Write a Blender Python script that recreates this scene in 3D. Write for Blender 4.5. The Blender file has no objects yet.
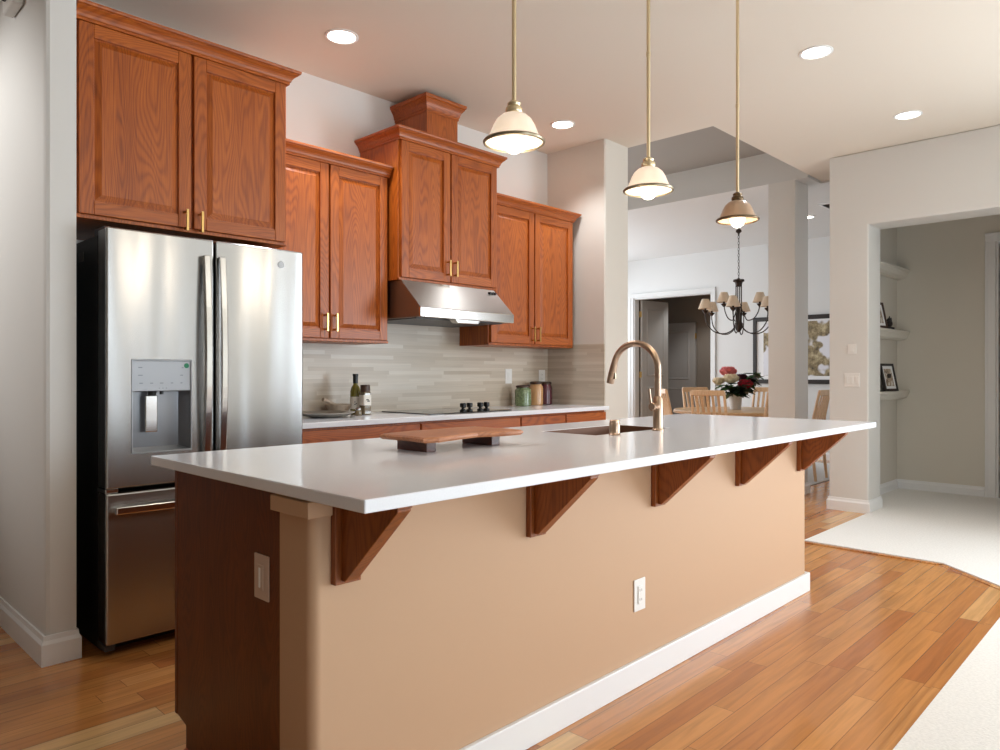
import bpy, bmesh, math, random
from mathutils import Vector, Matrix
random.seed(7)
S = bpy.context.scene
COL = S.collection
PI = math.pi

# ------------------------------------------------------------------ camera
cam_d = bpy.data.cameras.new('camera')
cam_d.sensor_width = 36.0
cam_d.lens = 36.0 * 723.4 / 1000.0
cam_d.shift_y = -0.0021
cam_d.clip_start = 0.05
cam = bpy.data.objects.new('camera', cam_d)
COL.objects.link(cam)
cam.location = (0, 0, 1.182)
cam.rotation_euler = (PI / 2, 0, 0.76743 - PI / 2)
S.camera = cam

# ------------------------------------------------------------------ view + world
S.view_settings.view_transform = 'Standard'
S.view_settings.look = 'None'
S.view_settings.gamma = 1.0
S.view_settings.use_curve_mapping = False
S.view_settings.exposure = 0.27
try:
    S.cycles.use_denoising = True
    S.cycles.sample_clamp_indirect = 6.0
except Exception:
    pass
W = bpy.data.worlds.new('daylight')
S.world = W
W.use_nodes = True
bg = W.node_tree.nodes['Background']
bg.inputs[0].default_value = (0.80, 0.90, 1.0, 1)
bg.inputs[1].default_value = 1.6


def area(name, loc, size, rot, power, color):
    d = bpy.data.lights.new(name, 'AREA')
    d.shape = 'RECTANGLE'
    d.size, d.size_y = size
    d.energy = power
    d.color = color
    o = bpy.data.objects.new(name, d)
    COL.objects.link(o)
    o.location = loc
    o.rotation_euler = rot
    return o


# daylight coming in through the windows (each lamp fills its window opening)
DAY = (0.82, 0.92, 1.0)
WIN_SOUTH = [(0.9, 3.2), (4.05, 4.5)]          # living room windows, x ranges
for (a, b) in WIN_SOUTH:
    area('window_daylight', ((a + b) / 2, -4.52, 1.55), (b - a, 2.1), (PI / 2, 0, 0), 22 * (b - a) if b - a > 1 else 2.0, DAY)
area('window_daylight', (6.50, -2.1, 1.35), (3.2, 1.9), (PI / 2, 0, PI / 2), 190, DAY)
COOL = (0.86, 0.93, 1.0)
area('dining_daylight', (7.2, 7.28, 1.7), (2.6, 2.0), (-PI / 2, 0, 0), 58, COOL)
area('dining_daylight', (9.2, 7.28, 1.7), (1.2, 2.0), (-PI / 2, 0, 0), 20, COOL)


def spot(name, loc, power, color=(0.94, 0.97, 1.0), angle=116, rad=0.09, blend=0.6):
    d = bpy.data.lights.new(name, 'SPOT')
    d.energy = power
    d.color = color
    d.spot_size = math.radians(angle)
    d.spot_blend = blend
    d.shadow_soft_size = rad
    o = bpy.data.objects.new(name, d)
    COL.objects.link(o)
    o.location = loc
    return o


hw = spot('hall_wall_fill', (-0.9, 4.9, 2.9), 150, (1, 0.99, 0.97), angle=62, blend=0.8)  # unseen spot added to brighten the hall side of the left wall
hw.rotation_euler = (Vector((0.83, 4.1, 1.9)) - hw.location).to_track_quat('-Z', 'Y').to_euler()
spot('den_fill', (11.2, 6.1, 2.66), 40)  # unseen lamp added to lift the darkness beyond the doorway
spot('nook_fill', (6.0, 4.0, 3.32), 36, (1, 0.97, 0.94))  # no fixture here; lamp added to brighten the pillar face
RECESSED = [(2.28, 3.42), (4.24, 3.436), (4.31, 1.60), (5.82, 1.51)]

# ------------------------------------------------------------------ materials
def new_mat(name):
    m = bpy.data.materials.new(name)
    m.use_nodes = True
    nt = m.node_tree
    return m, nt, nt.nodes['Principled BSDF']


def srgb(r, g, b):
    f = lambda c: (c / 255 / 12.92) if c / 255 <= 0.04045 else ((c / 255 + 0.055) / 1.055) ** 2.4
    return (f(r), f(g), f(b), 1)


def N(nt, t, **kw):
    n = nt.nodes.new(t)
    for k, v in kw.items():
        setattr(n, k, v)
    return n


def L(nt, a, b):
    nt.links.new(a, b)


def math_node(nt, op, a, b=None, c=None):
    n = N(nt, 'ShaderNodeMath', operation=op)
    for i, v in enumerate((a, b, c)):
        if v is None:
            continue
        if hasattr(v, 'default_value') or hasattr(v, 'is_linked'):
            L(nt, v, n.inputs[i])
        else:
            n.inputs[i].default_value = v
    return n.outputs[0]


def ramp(nt, fac, stops):
    r = N(nt, 'ShaderNodeValToRGB')
    el = r.color_ramp.elements
    while len(el) < len(stops):
        el.new(0.5)
    for e, (p, c) in zip(el, stops):
        e.position = p
        e.color = c
    L(nt, fac, r.inputs[0])
    return r.outputs[0]


def plain(name, col, rough=0.5, metal=0.0, noise=0.0, scale=60, coat=0.0, bump=0.0, emit=None, trans=0.0, spec=None):
    m, nt, p = new_mat(name)
    p.inputs['Base Color'].default_value = col
    p.inputs['Roughness'].default_value = rough
    p.inputs['Metallic'].default_value = metal
    p.inputs['Coat Weight'].default_value = coat
    p.inputs['Transmission Weight'].default_value = trans
    if spec is not None:
        p.inputs['Specular IOR Level'].default_value = spec
    if noise or bump:
        tc = N(nt, 'ShaderNodeTexCoord')
        nz = N(nt, 'ShaderNodeTexNoise')
        nz.inputs['Scale'].default_value = scale
        nz.inputs['Detail'].default_value = 3
        L(nt, tc.outputs['Object'], nz.inputs['Vector'])
        if noise:
            d = tuple(max(0, c * (1 - noise)) for c in col[:3]) + (1,)
            u = tuple(min(1, c * (1 + noise)) for c in col[:3]) + (1,)
            L(nt, ramp(nt, nz.outputs['Fac'], [(0.3, d), (0.7, u)]), p.inputs['Base Color'])
        if bump:
            b = N(nt, 'ShaderNodeBump')
            b.inputs['Strength'].default_value = bump
            b.inputs['Distance'].default_value = 0.002
            L(nt, nz.outputs['Fac'], b.inputs['Height'])
            L(nt, b.outputs[0], p.inputs['Normal'])
    if emit:
        p.inputs['Emission Color'].default_value = emit[0]
        p.inputs['Emission Strength'].default_value = emit[1]
    return m


def oak(name, axis, dark, mid, light, rough=0.42, k=1.0, coat=0.08):
    """oak with flame grain running along the given object axis"""
    m, nt, p = new_mat(name)
    tc = N(nt, 'ShaderNodeTexCoord')
    oi = N(nt, 'ShaderNodeObjectInfo')
    geo = N(nt, 'ShaderNodeNewGeometry')
    off = math_node(nt, 'MULTIPLY', oi.outputs['Random'], 23.0)
    off2 = math_node(nt, 'MULTIPLY', geo.outputs['Random Per Island'], 11.0)
    off = math_node(nt, 'ADD', off, off2)
    add = N(nt, 'ShaderNodeVectorMath', operation='ADD')
    L(nt, tc.outputs['Object'], add.inputs[0])
    L(nt, off, add.inputs[1])

    def scaled(across, along):
        mp = N(nt, 'ShaderNodeMapping')
        s = [across] * 3
        s[axis] = along
        mp.inputs['Scale'].default_value = s
        L(nt, add.outputs[0], mp.inputs['Vector'])
        return mp.outputs[0]
    n1 = N(nt, 'ShaderNodeTexNoise')
    n1.inputs['Scale'].default_value = 1.0
    n1.inputs['Detail'].default_value = 1.5
    n1.inputs['Roughness'].default_value = 0.4
    L(nt, scaled(5.5 * k, 0.9 * k), n1.inputs['Vector'])
    rings = math_node(nt, 'SINE', math_node(nt, 'MULTIPLY', n1.outputs['Fac'], 250.0))
    rings = math_node(nt, 'MULTIPLY_ADD', rings, 0.5, 0.5)
    rings = math_node(nt, 'POWER', rings, 1.8)
    n2 = N(nt, 'ShaderNodeTexNoise')
    n2.inputs['Scale'].default_value = 1.0
    n2.inputs['Detail'].default_value = 2
    L(nt, scaled(260 * k, 9 * k), n2.inputs['Vector'])
    n3 = N(nt, 'ShaderNodeTexNoise')
    n3.inputs['Scale'].default_value = 1.0
    n3.inputs['Detail'].default_value = 2
    L(nt, scaled(9 * k, 1.2 * k), n3.inputs['Vector'])
    f = math_node(nt, 'MULTIPLY', rings, 0.20)
    f = math_node(nt, 'MULTIPLY_ADD', n2.outputs['Fac'], 0.55, f)
    f = math_node(nt, 'MULTIPLY_ADD', n3.outputs['Fac'], 0.40, f)
    colr = ramp(nt, f, [(0.25, light), (0.55, mid), (0.95, dark)])
    L(nt, colr, p.inputs['Base Color'])
    p.inputs['Roughness'].default_value = rough
    p.inputs['Coat Weight'].default_value = coat
    p.inputs['Coat Roughness'].default_value = 0.25
    b = N(nt, 'ShaderNodeBump')
    b.inputs['Strength'].default_value = 0.12
    b.inputs['Distance'].default_value = 0.001
    L(nt, n2.outputs['Fac'], b.inputs['Height'])
    L(nt, b.outputs[0], p.inputs['Normal'])
    return m


def planks(name, row_h, length, tones, gap, rough, axes, var_grain=0.25, grain_scale=(2.5, 45), coat=0.0, gapcol=(0.03, 0.015, 0.006, 1), gapw=0.0012):
    """rows of boards or strips; axes = (along expression, across expression) as index lists that are summed"""
    m, nt, p = new_mat(name)
    tc = N(nt, 'ShaderNodeTexCoord')
    sx = N(nt, 'ShaderNodeSeparateXYZ')
    L(nt, tc.outputs['Object'], sx.inputs[0])

    def summed(idx):
        o = sx.outputs[idx[0]]
        for i in idx[1:]:
            o = math_node(nt, 'ADD', o, sx.outputs[i])
        return o
    u = summed(axes[0])
    v = summed(axes[1])
    vr = math_node(nt, 'DIVIDE', v, row_h)
    row = math_node(nt, 'FLOOR', vr)
    wn = N(nt, 'ShaderNodeTexWhiteNoise', noise_dimensions='1D')
    L(nt, row, wn.inputs['W'])
    ur = math_node(nt, 'DIVIDE', u, length)
    ur = math_node(nt, 'MULTIPLY_ADD', wn.outputs['Value'], 7.3, ur)
    colm = math_node(nt, 'FLOOR', ur)
    cb = N(nt, 'ShaderNodeCombineXYZ')
    L(nt, row, cb.inputs[0])
    L(nt, colm, cb.inputs[1])
    wn2 = N(nt, 'ShaderNodeTexWhiteNoise', noise_dimensions='2D')
    L(nt, cb.outputs[0], wn2.inputs['Vector'])
    rnd = wn2.outputs['Value']
    base = ramp(nt, rnd, tones)
    # grain
    cg = N(nt, 'ShaderNodeCombineXYZ')
    L(nt, math_node(nt, 'MULTIPLY', u, grain_scale[0]), cg.inputs[0])
    L(nt, math_node(nt, 'MULTIPLY', v, grain_scale[1]), cg.inputs[1])
    L(nt, math_node(nt, 'MULTIPLY', rnd, 37.0), cg.inputs[2])
    ng = N(nt, 'ShaderNodeTexNoise')
    ng.inputs['Scale'].default_value = 1.0
    ng.inputs['Detail'].default_value = 4
    ng.inputs['Distortion'].default_value = 0.6
    L(nt, cg.outputs[0], ng.inputs['Vector'])
    gr = ramp(nt, ng.outputs['Fac'], [(0.30, (1 - var_grain,) * 3 + (1,)), (0.62, (1.0, 1.0, 1.0, 1))])
    mx = N(nt, 'ShaderNodeMix', data_type='RGBA', blend_type='MULTIPLY')
    mx.inputs[0].default_value = 1.0
    L(nt, base, mx.inputs[6])
    L(nt, gr, mx.inputs[7])
    # joints
    fv = math_node(nt, 'FRACT', vr)
    dv = math_node(nt, 'MINIMUM', fv, math_node(nt, 'SUBTRACT', 1.0, fv))
    dv = math_node(nt, 'MULTIPLY', dv, row_h)
    fu = math_node(nt, 'FRACT', ur)
    du = math_node(nt, 'MINIMUM', fu, math_node(nt, 'SUBTRACT', 1.0, fu))
    du = math_node(nt, 'MULTIPLY', du, length)
    dd = math_node(nt, 'MINIMUM', dv, du)
    mask = math_node(nt, 'LESS_THAN', dd, gapw)
    mask = math_node(nt, 'MULTIPLY', mask, gap)
    m2 = N(nt, 'ShaderNodeMix', data_type='RGBA')
    L(nt, mask, m2.inputs[0])
    L(nt, mx.outputs[2], m2.inputs[6])
    m2.inputs[7].default_value = gapcol
    L(nt, m2.outputs[2], p.inputs['Base Color'])
    p.inputs['Roughness'].default_value = rough
    p.inputs['Coat Weight'].default_value = coat
    p.inputs['Coat Roughness'].default_value = 0.12
    return m


def steel(name, base=(0.47, 0.475, 0.48, 1), rough=0.25, wav=0.12):
    """brushed stainless: fine horizontal brushing and slightly wavy sheet"""
    m, nt, p = new_mat(name)
    p.inputs['Base Color'].default_value = base
    p.inputs['Metallic'].default_value = 1.0
    p.inputs['Roughness'].default_value = rough
    p.inputs['Anisotropic'].default_value = 0.75
    p.inputs['Anisotropic Rotation'].default_value = 0.25
    tg = N(nt, 'ShaderNodeTangent', direction_type='RADIAL', axis='Z')
    L(nt, tg.outputs[0], p.inputs['Tangent'])
    tc = N(nt, 'ShaderNodeTexCoord')
    mp = N(nt, 'ShaderNodeMapping')
    mp.inputs['Scale'].default_value = (5.0, 5.0, 0.5)
    L(nt, tc.outputs['Object'], mp.inputs[0])
    nz = N(nt, 'ShaderNodeTexNoise')
    nz.inputs['Scale'].default_value = 1.0
    nz.inputs['Detail'].default_value = 1.0
    L(nt, mp.outputs[0], nz.inputs['Vector'])
    b = N(nt, 'ShaderNodeBump')
    b.inputs['Strength'].default_value = 1.0
    b.inputs['Distance'].default_value = wav * 0.1
    L(nt, nz.outputs['Fac'], b.inputs['Height'])
    L(nt, b.outputs[0], p.inputs['Normal'])
    return m


M = {}
OD, OM, OL = srgb(104, 44, 8), srgb(166, 82, 20), srgb(194, 106, 32)
M['oak_v'] = oak('oak_vertical', 2, OD, OM, OL)
M['oak_h'] = oak('oak_horizontal', 0, OD, OM, OL)
M['oak_y'] = oak('oak_depthwise', 1, OD, OM, OL)
M['oak_corbel'] = oak('stained_oak', 2, srgb(94, 44, 12), srgb(140, 74, 26), srgb(160, 90, 36))
M['oak_shaded'] = oak('oak_island_shaded', 2, srgb(74, 32, 8), srgb(104, 50, 16), srgb(122, 62, 22), k=1.3)  # dark stain, deepened to put the end panel's shade into the colour
M['wall'] = plain('warm_white_paint', srgb(224, 222, 218), 0.7, bump=0.05, scale=250)
M['wall_cool'] = plain('cool_white_paint', srgb(216, 216, 214), 0.7)
M['wall_greige'] = plain('greige_paint', srgb(220, 213, 203), 0.7, bump=0.05, scale=250)
M['wall_olive'] = plain('olive_beige_paint', srgb(224, 218, 206), 0.7)
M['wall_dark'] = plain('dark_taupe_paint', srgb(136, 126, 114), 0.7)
M['ceiling'] = plain('ceiling_paint', srgb(226, 217, 204), 0.8, bump=0.05, scale=200)
M['wall_taupe'] = plain('taupe_dimming_tone', srgb(172, 164, 152), 0.7)
M['tray_grey'] = plain('grey_tray_ceiling', srgb(158, 154, 148), 0.7)  # darker grey than the kitchen and dining ceilings
M['tan'] = plain('tan_paint', srgb(203, 166, 133), 0.6, bump=0.05, scale=250)
M['trim'] = plain('white_trim_paint', srgb(243, 243, 243), 0.4)
M['quartz'] = plain('white_quartz', srgb(240, 241, 246), 0.13, noise=0.02, scale=220)
M['floor'] = planks('oak_floor', 0.083, 0.95,
                    [(0.0, srgb(186, 112, 56)), (0.3, srgb(206, 136, 72)), (0.6, srgb(214, 145, 78)), (0.94, srgb(222, 156, 90)), (1.0, srgb(236, 192, 132))],
                    0.6, 0.24, ((0,), (1,)), 0.26, (2.6, 42), coat=0.35)
M['tile'] = planks('stone_strip_tile', 0.026, 0.5,
                   [(0.0, srgb(192, 176, 156)), (0.4, srgb(203, 189, 171)), (0.7, srgb(209, 196, 179)), (1.0, srgb(218, 207, 192))],
                   0.25, 0.35, ((0, 1), (2,)), 0.10, (3, 120), gapcol=srgb(184, 170, 152), gapw=0.0008)
M['carpet'] = plain('pale_carpet', srgb(236, 233, 228), 0.95, noise=0.06, scale=90, bump=0.6)
M['rug'] = plain('white_rug', srgb(228, 226, 224), 0.95, noise=0.05, scale=60)
M['steel'] = steel('stainless')
M['steel_dark'] = steel('stainless_hood', base=(0.33, 0.31, 0.29, 1), rough=0.46, wav=0.01)
M['chrome'] = plain('polished_steel', (0.72, 0.71, 0.70, 1), 0.16, 1.0)
M['black'] = plain('black_enamel', srgb(22, 22, 22), 0.4)
M['blackglass'] = plain('black_glass', srgb(14, 14, 15), 0.06)
M['dispenser'] = plain('dispenser_grey', srgb(176, 180, 186), 0.3, 0.2)
M['dispenser_cavity'] = plain('dispenser_cavity', srgb(150, 152, 156), 0.28, 0.6)
M['darkgrey'] = plain('dark_grey_plastic', srgb(70, 70, 72), 0.4)
M['brass'] = plain('satin_brass', srgb(214, 178, 112), 0.28, 1.0)
M['bronze_gold'] = plain('champagne_bronze', srgb(188, 162, 140), 0.3, 1.0)
M['rod_gold'] = plain('aged_brass', srgb(226, 208, 172), 0.32, 1.0)
M['nickel_dark'] = plain('antique_pewter', srgb(150, 138, 116), 0.35, 1.0)
M['bronze_dark'] = plain('dark_bronze', srgb(104, 86, 64), 0.4, 0.9)
M['iron'] = plain('dark_bronze_iron', srgb(62, 52, 46), 0.45, 0.7)
M['copper'] = plain('copper_brown_sink', srgb(116, 80, 60), 0.4, 0.3)
M['plate_white'] = plain('outlet_white', srgb(240, 238, 234), 0.35)
M['plate_almond'] = plain('outlet_almond', srgb(214, 190, 172), 0.4)
M['slot'] = plain('slot_shadow_grey', srgb(150, 140, 130), 0.5)
M['shade_glass'] = plain('ribbed_opal_glass', srgb(240, 228, 212), 0.3, trans=0.35, emit=((1.0, 0.88, 0.76, 1), 0.22))
M['shade_tan'] = plain('ribbed_tan_glass', srgb(196, 166, 138), 0.3, trans=0.25)
M['bulb'] = plain('lit_bulb', (1, 1, 1, 1), 0.4, emit=((1.0, 0.95, 0.84, 1), 1.05))
M['lens'] = plain('lit_downlight', (1, 1, 1, 1), 0.4, emit=((1.0, 0.93, 0.82, 1), 9.0))
M['linen'] = plain('linen_shade', srgb(226, 204, 178), 0.8)
M['lightwood'] = oak('pale_ash', 2, srgb(194, 152, 112), srgb(220, 182, 142), srgb(230, 198, 160), coat=0.1)
M['tablewood'] = oak('pale_ash_top', 1, srgb(176, 136, 92), srgb(204, 166, 122), srgb(216, 182, 142), coat=0.1)
M['boardwood'] = oak('live_edge_wood', 0, srgb(120, 70, 40), srgb(176, 112, 72), srgb(196, 134, 92), coat=0.1)
M['darkwood'] = oak('walnut_block', 1, srgb(54, 26, 16), srgb(86, 42, 28), srgb(104, 54, 36), coat=0.1)
M['doorpaint'] = plain('door_paint_grey', srgb(172, 168, 162), 0.45)
M['frame_black'] = plain('black_frame', srgb(34, 28, 26), 0.4)
M['frame_brown'] = plain('brown_frame', srgb(66, 46, 36), 0.4)
M['mat_white'] = plain('mat_board', srgb(240, 240, 240), 0.8)
M['ceramic'] = plain('pale_ceramic', srgb(216, 208, 200), 0.5)
M['green_glass'] = plain('green_glaze', srgb(118, 136, 98), 0.2, noise=0.35, scale=70, coat=0.5)
M['amber_glass'] = plain('peach_contents', srgb(208, 160, 112), 0.25, coat=0.5)
M['plum_glass'] = plain('plum_contents', srgb(92, 44, 56), 0.2, coat=0.5)
M['lid_brown'] = plain('brown_lid', srgb(70, 46, 32), 0.4)
M['oliveoil'] = plain('olive_glass', srgb(120, 110, 36), 0.08, coat=0.6)
M['spice'] = plain('spice_glass', srgb(112, 96, 70), 0.15, coat=0.6)
M['cap_black'] = plain('black_cap', srgb(18, 16, 16), 0.35)
M['label'] = plain('paper_label', srgb(236, 230, 220), 0.6)
M['ink'] = plain('ink', srgb(60, 56, 54), 0.6)
M['ink_pale'] = plain('pale_ink', srgb(128, 134, 142), 0.6)
M['green_dot'] = plain('green_sticker', srgb(30, 140, 96), 0.5)
M['pewter'] = plain('grey_pewter_dish', srgb(170, 164, 154), 0.4, 0.5)
M['stone'] = plain('beige_stone', srgb(192, 172, 152), 0.5, noise=0.1)
M['leaf'] = plain('leaf_green', srgb(58, 92, 48), 0.5, noise=0.3, scale=30)
M['leaf_dark'] = plain('dark_leaf', srgb(40, 56, 36), 0.5)
M['petal_pink'] = plain('pink_petal', srgb(232, 130, 130), 0.6)
M['petal_cream'] = plain('cream_petal', srgb(246, 230, 200), 0.6)
M['petal_red'] = plain('red_petal', srgb(190, 44, 62), 0.6)
M['petal_plum'] = plain('plum_petal', srgb(84, 26, 40), 0.6)
M['vent'] = plain('vent_grey', srgb(92, 88, 84), 0.5)
M['clear'] = plain('window_glass', (1, 1, 1, 1), 0.0, trans=1.0)


def print_material(name, sky, mid, dark, lo, scale):
    """a small printed photograph: pale sky, tree masses, ground"""
    m, nt, p = new_mat(name)
    tc = N(nt, 'ShaderNodeTexCoord')
    sx = N(nt, 'ShaderNodeSeparateXYZ')
    L(nt, tc.outputs['Object'], sx.inputs[0])
    nz = N(nt, 'ShaderNodeTexNoise')
    nz.inputs['Scale'].default_value = scale
    nz.inputs['Detail'].default_value = 6
    nz.inputs['Roughness'].default_value = 0.7
    L(nt, tc.outputs['Object'], nz.inputs['Vector'])
    n2 = N(nt, 'ShaderNodeTexNoise')
    n2.inputs['Scale'].default_value = scale * 0.32
    n2.inputs['Detail'].default_value = 2
    L(nt, tc.outputs['Object'], n2.inputs['Vector'])
    tree = ramp(nt, nz.outputs['Fac'], [(0.32, dark), (0.5, mid), (0.7, lo)])
    ms = N(nt, 'ShaderNodeMix', data_type='RGBA')
    L(nt, ramp(nt, n2.outputs['Fac'], [(0.50, (0, 0, 0, 1)), (0.54, (1, 1, 1, 1))]), ms.inputs[0])
    L(nt, tree, ms.inputs[6])
    ms.inputs[7].default_value = sky
    L(nt, ms.outputs[2], p.inputs['Base Color'])
    p.inputs['Roughness'].default_value = 0.35
    return m


M['landscape'] = print_material('landscape_print', srgb(224, 224, 230), srgb(140, 124, 92), srgb(58, 50, 38), srgb(206, 192, 156), 11)
M['snapshot'] = print_material('snapshot_print', srgb(214, 206, 196), srgb(160, 140, 118), srgb(84, 66, 54), srgb(216, 200, 180), 40)

# ------------------------------------------------------------------ mesh helpers
class MB:
    def __init__(self):
        self.bm = bmesh.new()
        self.mi = 0

    def _face(self, vs):
        try:
            f = self.bm.faces.new(vs)
            f.material_index = self.mi
            return f
        except ValueError:
            return None

    def box(self, x0, x1, y0, y1, z0, z1):
        v = [self.bm.verts.new(p) for p in ((x0, y0, z0), (x1, y0, z0), (x1, y1, z0), (x0, y1, z0),
                                            (x0, y0, z1), (x1, y0, z1), (x1, y1, z1), (x0, y1, z1))]
        for q in ((3, 2, 1, 0), (4, 5, 6, 7), (0, 1, 5, 4), (1, 2, 6, 5), (2, 3, 7, 6), (3, 0, 4, 7)):
            self._face([v[i] for i in q])
        return self

    def prism(self, poly, a, b, axis):
        """polygon of 2D points extruded from a to b along axis (0: points are y,z; 1: x,z; 2: x,y)"""
        def P(p, t):
            return {0: (t, p[0], p[1]), 1: (p[0], t, p[1]), 2: (p[0], p[1], t)}[axis]
        A = [self.bm.verts.new(P(p, a)) for p in poly]
        B = [self.bm.verts.new(P(p, b)) for p in poly]
        n = len(poly)
        self._face(A[::-1])
        self._face(B)
        for i in range(n):
            self._face([A[i], A[(i + 1) % n], B[(i + 1) % n], B[i]])
        return self

    def loft(self, rings, closed=True, cap=True):
        R = [[self.bm.verts.new(p) for p in r] for r in rings]
        n = len(R[0])
        for a, b in zip(R, R[1:]):
            for i in range(n if closed else n - 1):
                self._face([a[i], a[(i + 1) % n], b[(i + 1) % n], b[i]])
        if cap:
            self._face(R[0][::-1])
            self._face(R[-1])
        return self

    def lathe(self, prof, c, n=32, axis=2, cap=True):
        rings = []
        for r, t in prof:
            ring = []
            for k in range(n):
                a = 2 * PI * k / n
                u, v = max(r, 1e-5) * math.cos(a), max(r, 1e-5) * math.sin(a)
                o = {2: (u, v, t), 0: (t, u, v), 1: (v, t, u)}[axis]
                ring.append((c[0] + o[0], c[1] + o[1], c[2] + o[2]))
            rings.append(ring)
        return self.loft(rings, True, cap)

    def tube(self, path, r, n=12):
        pts = [Vector(p) for p in path]
        rad = r if isinstance(r, (list, tuple)) else [r] * len(pts)
        rings = []
        up = None
        for i, p in enumerate(pts):
            d = (pts[min(i + 1, len(pts) - 1)] - pts[max(i - 1, 0)]).normalized()
            if up is None:
                up = Vector((0, 0, 1)) if abs(d.z) < 0.9 else Vector((1, 0, 0))
            s = d.cross(up).normalized()
            up = s.cross(d).normalized()
            rings.append([tuple(p + (s * math.cos(2 * PI * k / n) + up * math.sin(2 * PI * k / n)) * rad[i]) for k in range(n)])
        return self.loft(rings)

    def sphere(self, c, r, n=20, m=12, sq=(1, 1, 1)):
        prof = [(r * math.sin(PI * i / m), -r * math.cos(PI * i / m)) for i in range(m + 1)]
        rings = []
        for q, t in prof:
            rings.append([(c[0] + sq[0] * max(q, 1e-5) * math.cos(2 * PI * k / n), c[1] + sq[1] * max(q, 1e-5) * math.sin(2 * PI * k / n), c[2] + sq[2] * t) for k in range(n)])
        return self.loft(rings)

    def holed(self, a0, a1, b0, b1, h, t0, t1, axis):
        """slab with one rectangular hole h=(ha0,ha1,hb0,hb1); axis is its thin direction"""
        A = [a0, h[0], h[1], a1]
        B = [b0, h[2], h[3], b1]

        def P(a, b, t):
            return {2: (a, b, t), 1: (a, t, b), 0: (t, a, b)}[axis]
        g = [[[self.bm.verts.new(P(a, b, t)) for b in B] for a in A] for t in (t0, t1)]
        for k in range(2):
            for i in range(3):
                for j in range(3):
                    if i == 1 and j == 1:
                        continue
                    q = [g[k][i][j], g[k][i + 1][j], g[k][i + 1][j + 1], g[k][i][j + 1]]
                    self._face(q)
        def side(i0, j0, i1, j1):
            self._face([g[0][i0][j0], g[0][i1][j1], g[1][i1][j1], g[1][i0][j0]])
        for i in range(3):
            side(i, 0, i + 1, 0)
            side(i, 3, i + 1, 3)
            side(0, i, 0, i + 1)
            side(3, i, 3, i + 1)
        side(1, 1, 2, 1)
        side(1, 2, 2, 2)
        side(1, 1, 1, 2)
        side(2, 1, 2, 2)
        return self

    def rot(self, c, ang, axis='Z'):
        bmesh.ops.rotate(self.bm, verts=self.bm.verts, cent=c, matrix=Matrix.Rotation(ang, 3, axis))
        return self

    def build(self, name, mats, parent=None, bevel=None, smooth=False, kind=None, seg=2):
        bm = self.bm
        bmesh.ops.recalc_face_normals(bm, faces=bm.faces)
        off = Vector((0, 0, 0))
        if parent is not None:
            off = WORLD[parent.name]
        else:
            xs = [v.co for v in bm.verts]
            lo = Vector((min(c.x for c in xs), min(c.y for c in xs), min(c.z for c in xs)))
            hi = Vector((max(c.x for c in xs), max(c.y for c in xs), max(c.z for c in xs)))
            off = Vector(((lo.x + hi.x) / 2, (lo.y + hi.y) / 2, lo.z))
            if kind == 'structure':
                off = Vector((0, 0, 0))
        bmesh.ops.translate(bm, verts=bm.verts, vec=-off)
        me = bpy.data.meshes.new(name)
        bm.to_mesh(me)
        bm.free()
        if not isinstance(mats, (list, tuple)):
            mats = [mats]
        for m in mats:
            me.materials.append(M[m])
        if smooth:
            for p in me.polygons:
                p.use_smooth = True
            try:
                me.set_sharp_from_angle(angle=math.radians(38))
            except Exception:
                pass
        o = bpy.data.objects.new(name, me)
        COL.objects.link(o)
        if parent is not None:
            o.parent = parent
        else:
            o.location = off
        WORLD[o.name] = off
        if bevel:
            bv = o.modifiers.new('bevel', 'BEVEL')
            bv.width = bevel
            bv.segments = seg
            bv.limit_method = 'ANGLE'
            bv.angle_limit = math.radians(40)
        if kind:
            o['kind'] = kind
        return o


WORLD = {}


def thing(name, label, cat, loc, group=None, rz=0.0):
    o = bpy.data.objects.new(name, None)
    o.empty_display_size = 0.1
    COL.objects.link(o)
    o.location = loc
    o.rotation_euler = (0, 0, rz)
    o['label'] = label
    o['category'] = cat
    if group:
        o['group'] = group
    WORLD[o.name] = Vector(loc)
    return o


def tag(o, label, cat, group=None):
    o['label'] = label
    o['category'] = cat
    if group:
        o['group'] = group
    return o


def dup(root, loc, rz, label):
    r = root.copy()
    COL.objects.link(r)
    r.location = loc
    r.rotation_euler = (0, 0, rz)
    r['label'] = label
    for ch in list(root.children):
        c = ch.copy()
        COL.objects.link(c)
        c.parent = r
        for g in list(ch.children):
            d = g.copy()
            COL.objects.link(d)
            d.parent = c
    return r


def struct(name, mb, mat, bevel=None, smooth=False):
    return mb.build(name, mat, None, bevel, smooth, kind='structure')


def box_struct(name, mat, *b, bevel=None):
    mb = MB()
    for i in range(0, len(b), 6):
        mb.box(*b[i:i + 6])
    return struct(name, mb, mat, bevel)


# ------------------------------------------------------------------ setting
ZC = 3.05
DZ = 3.03
box_struct('floor', 'floor', -3, 13, -4.6, 8, -0.06, 0.0)
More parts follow.
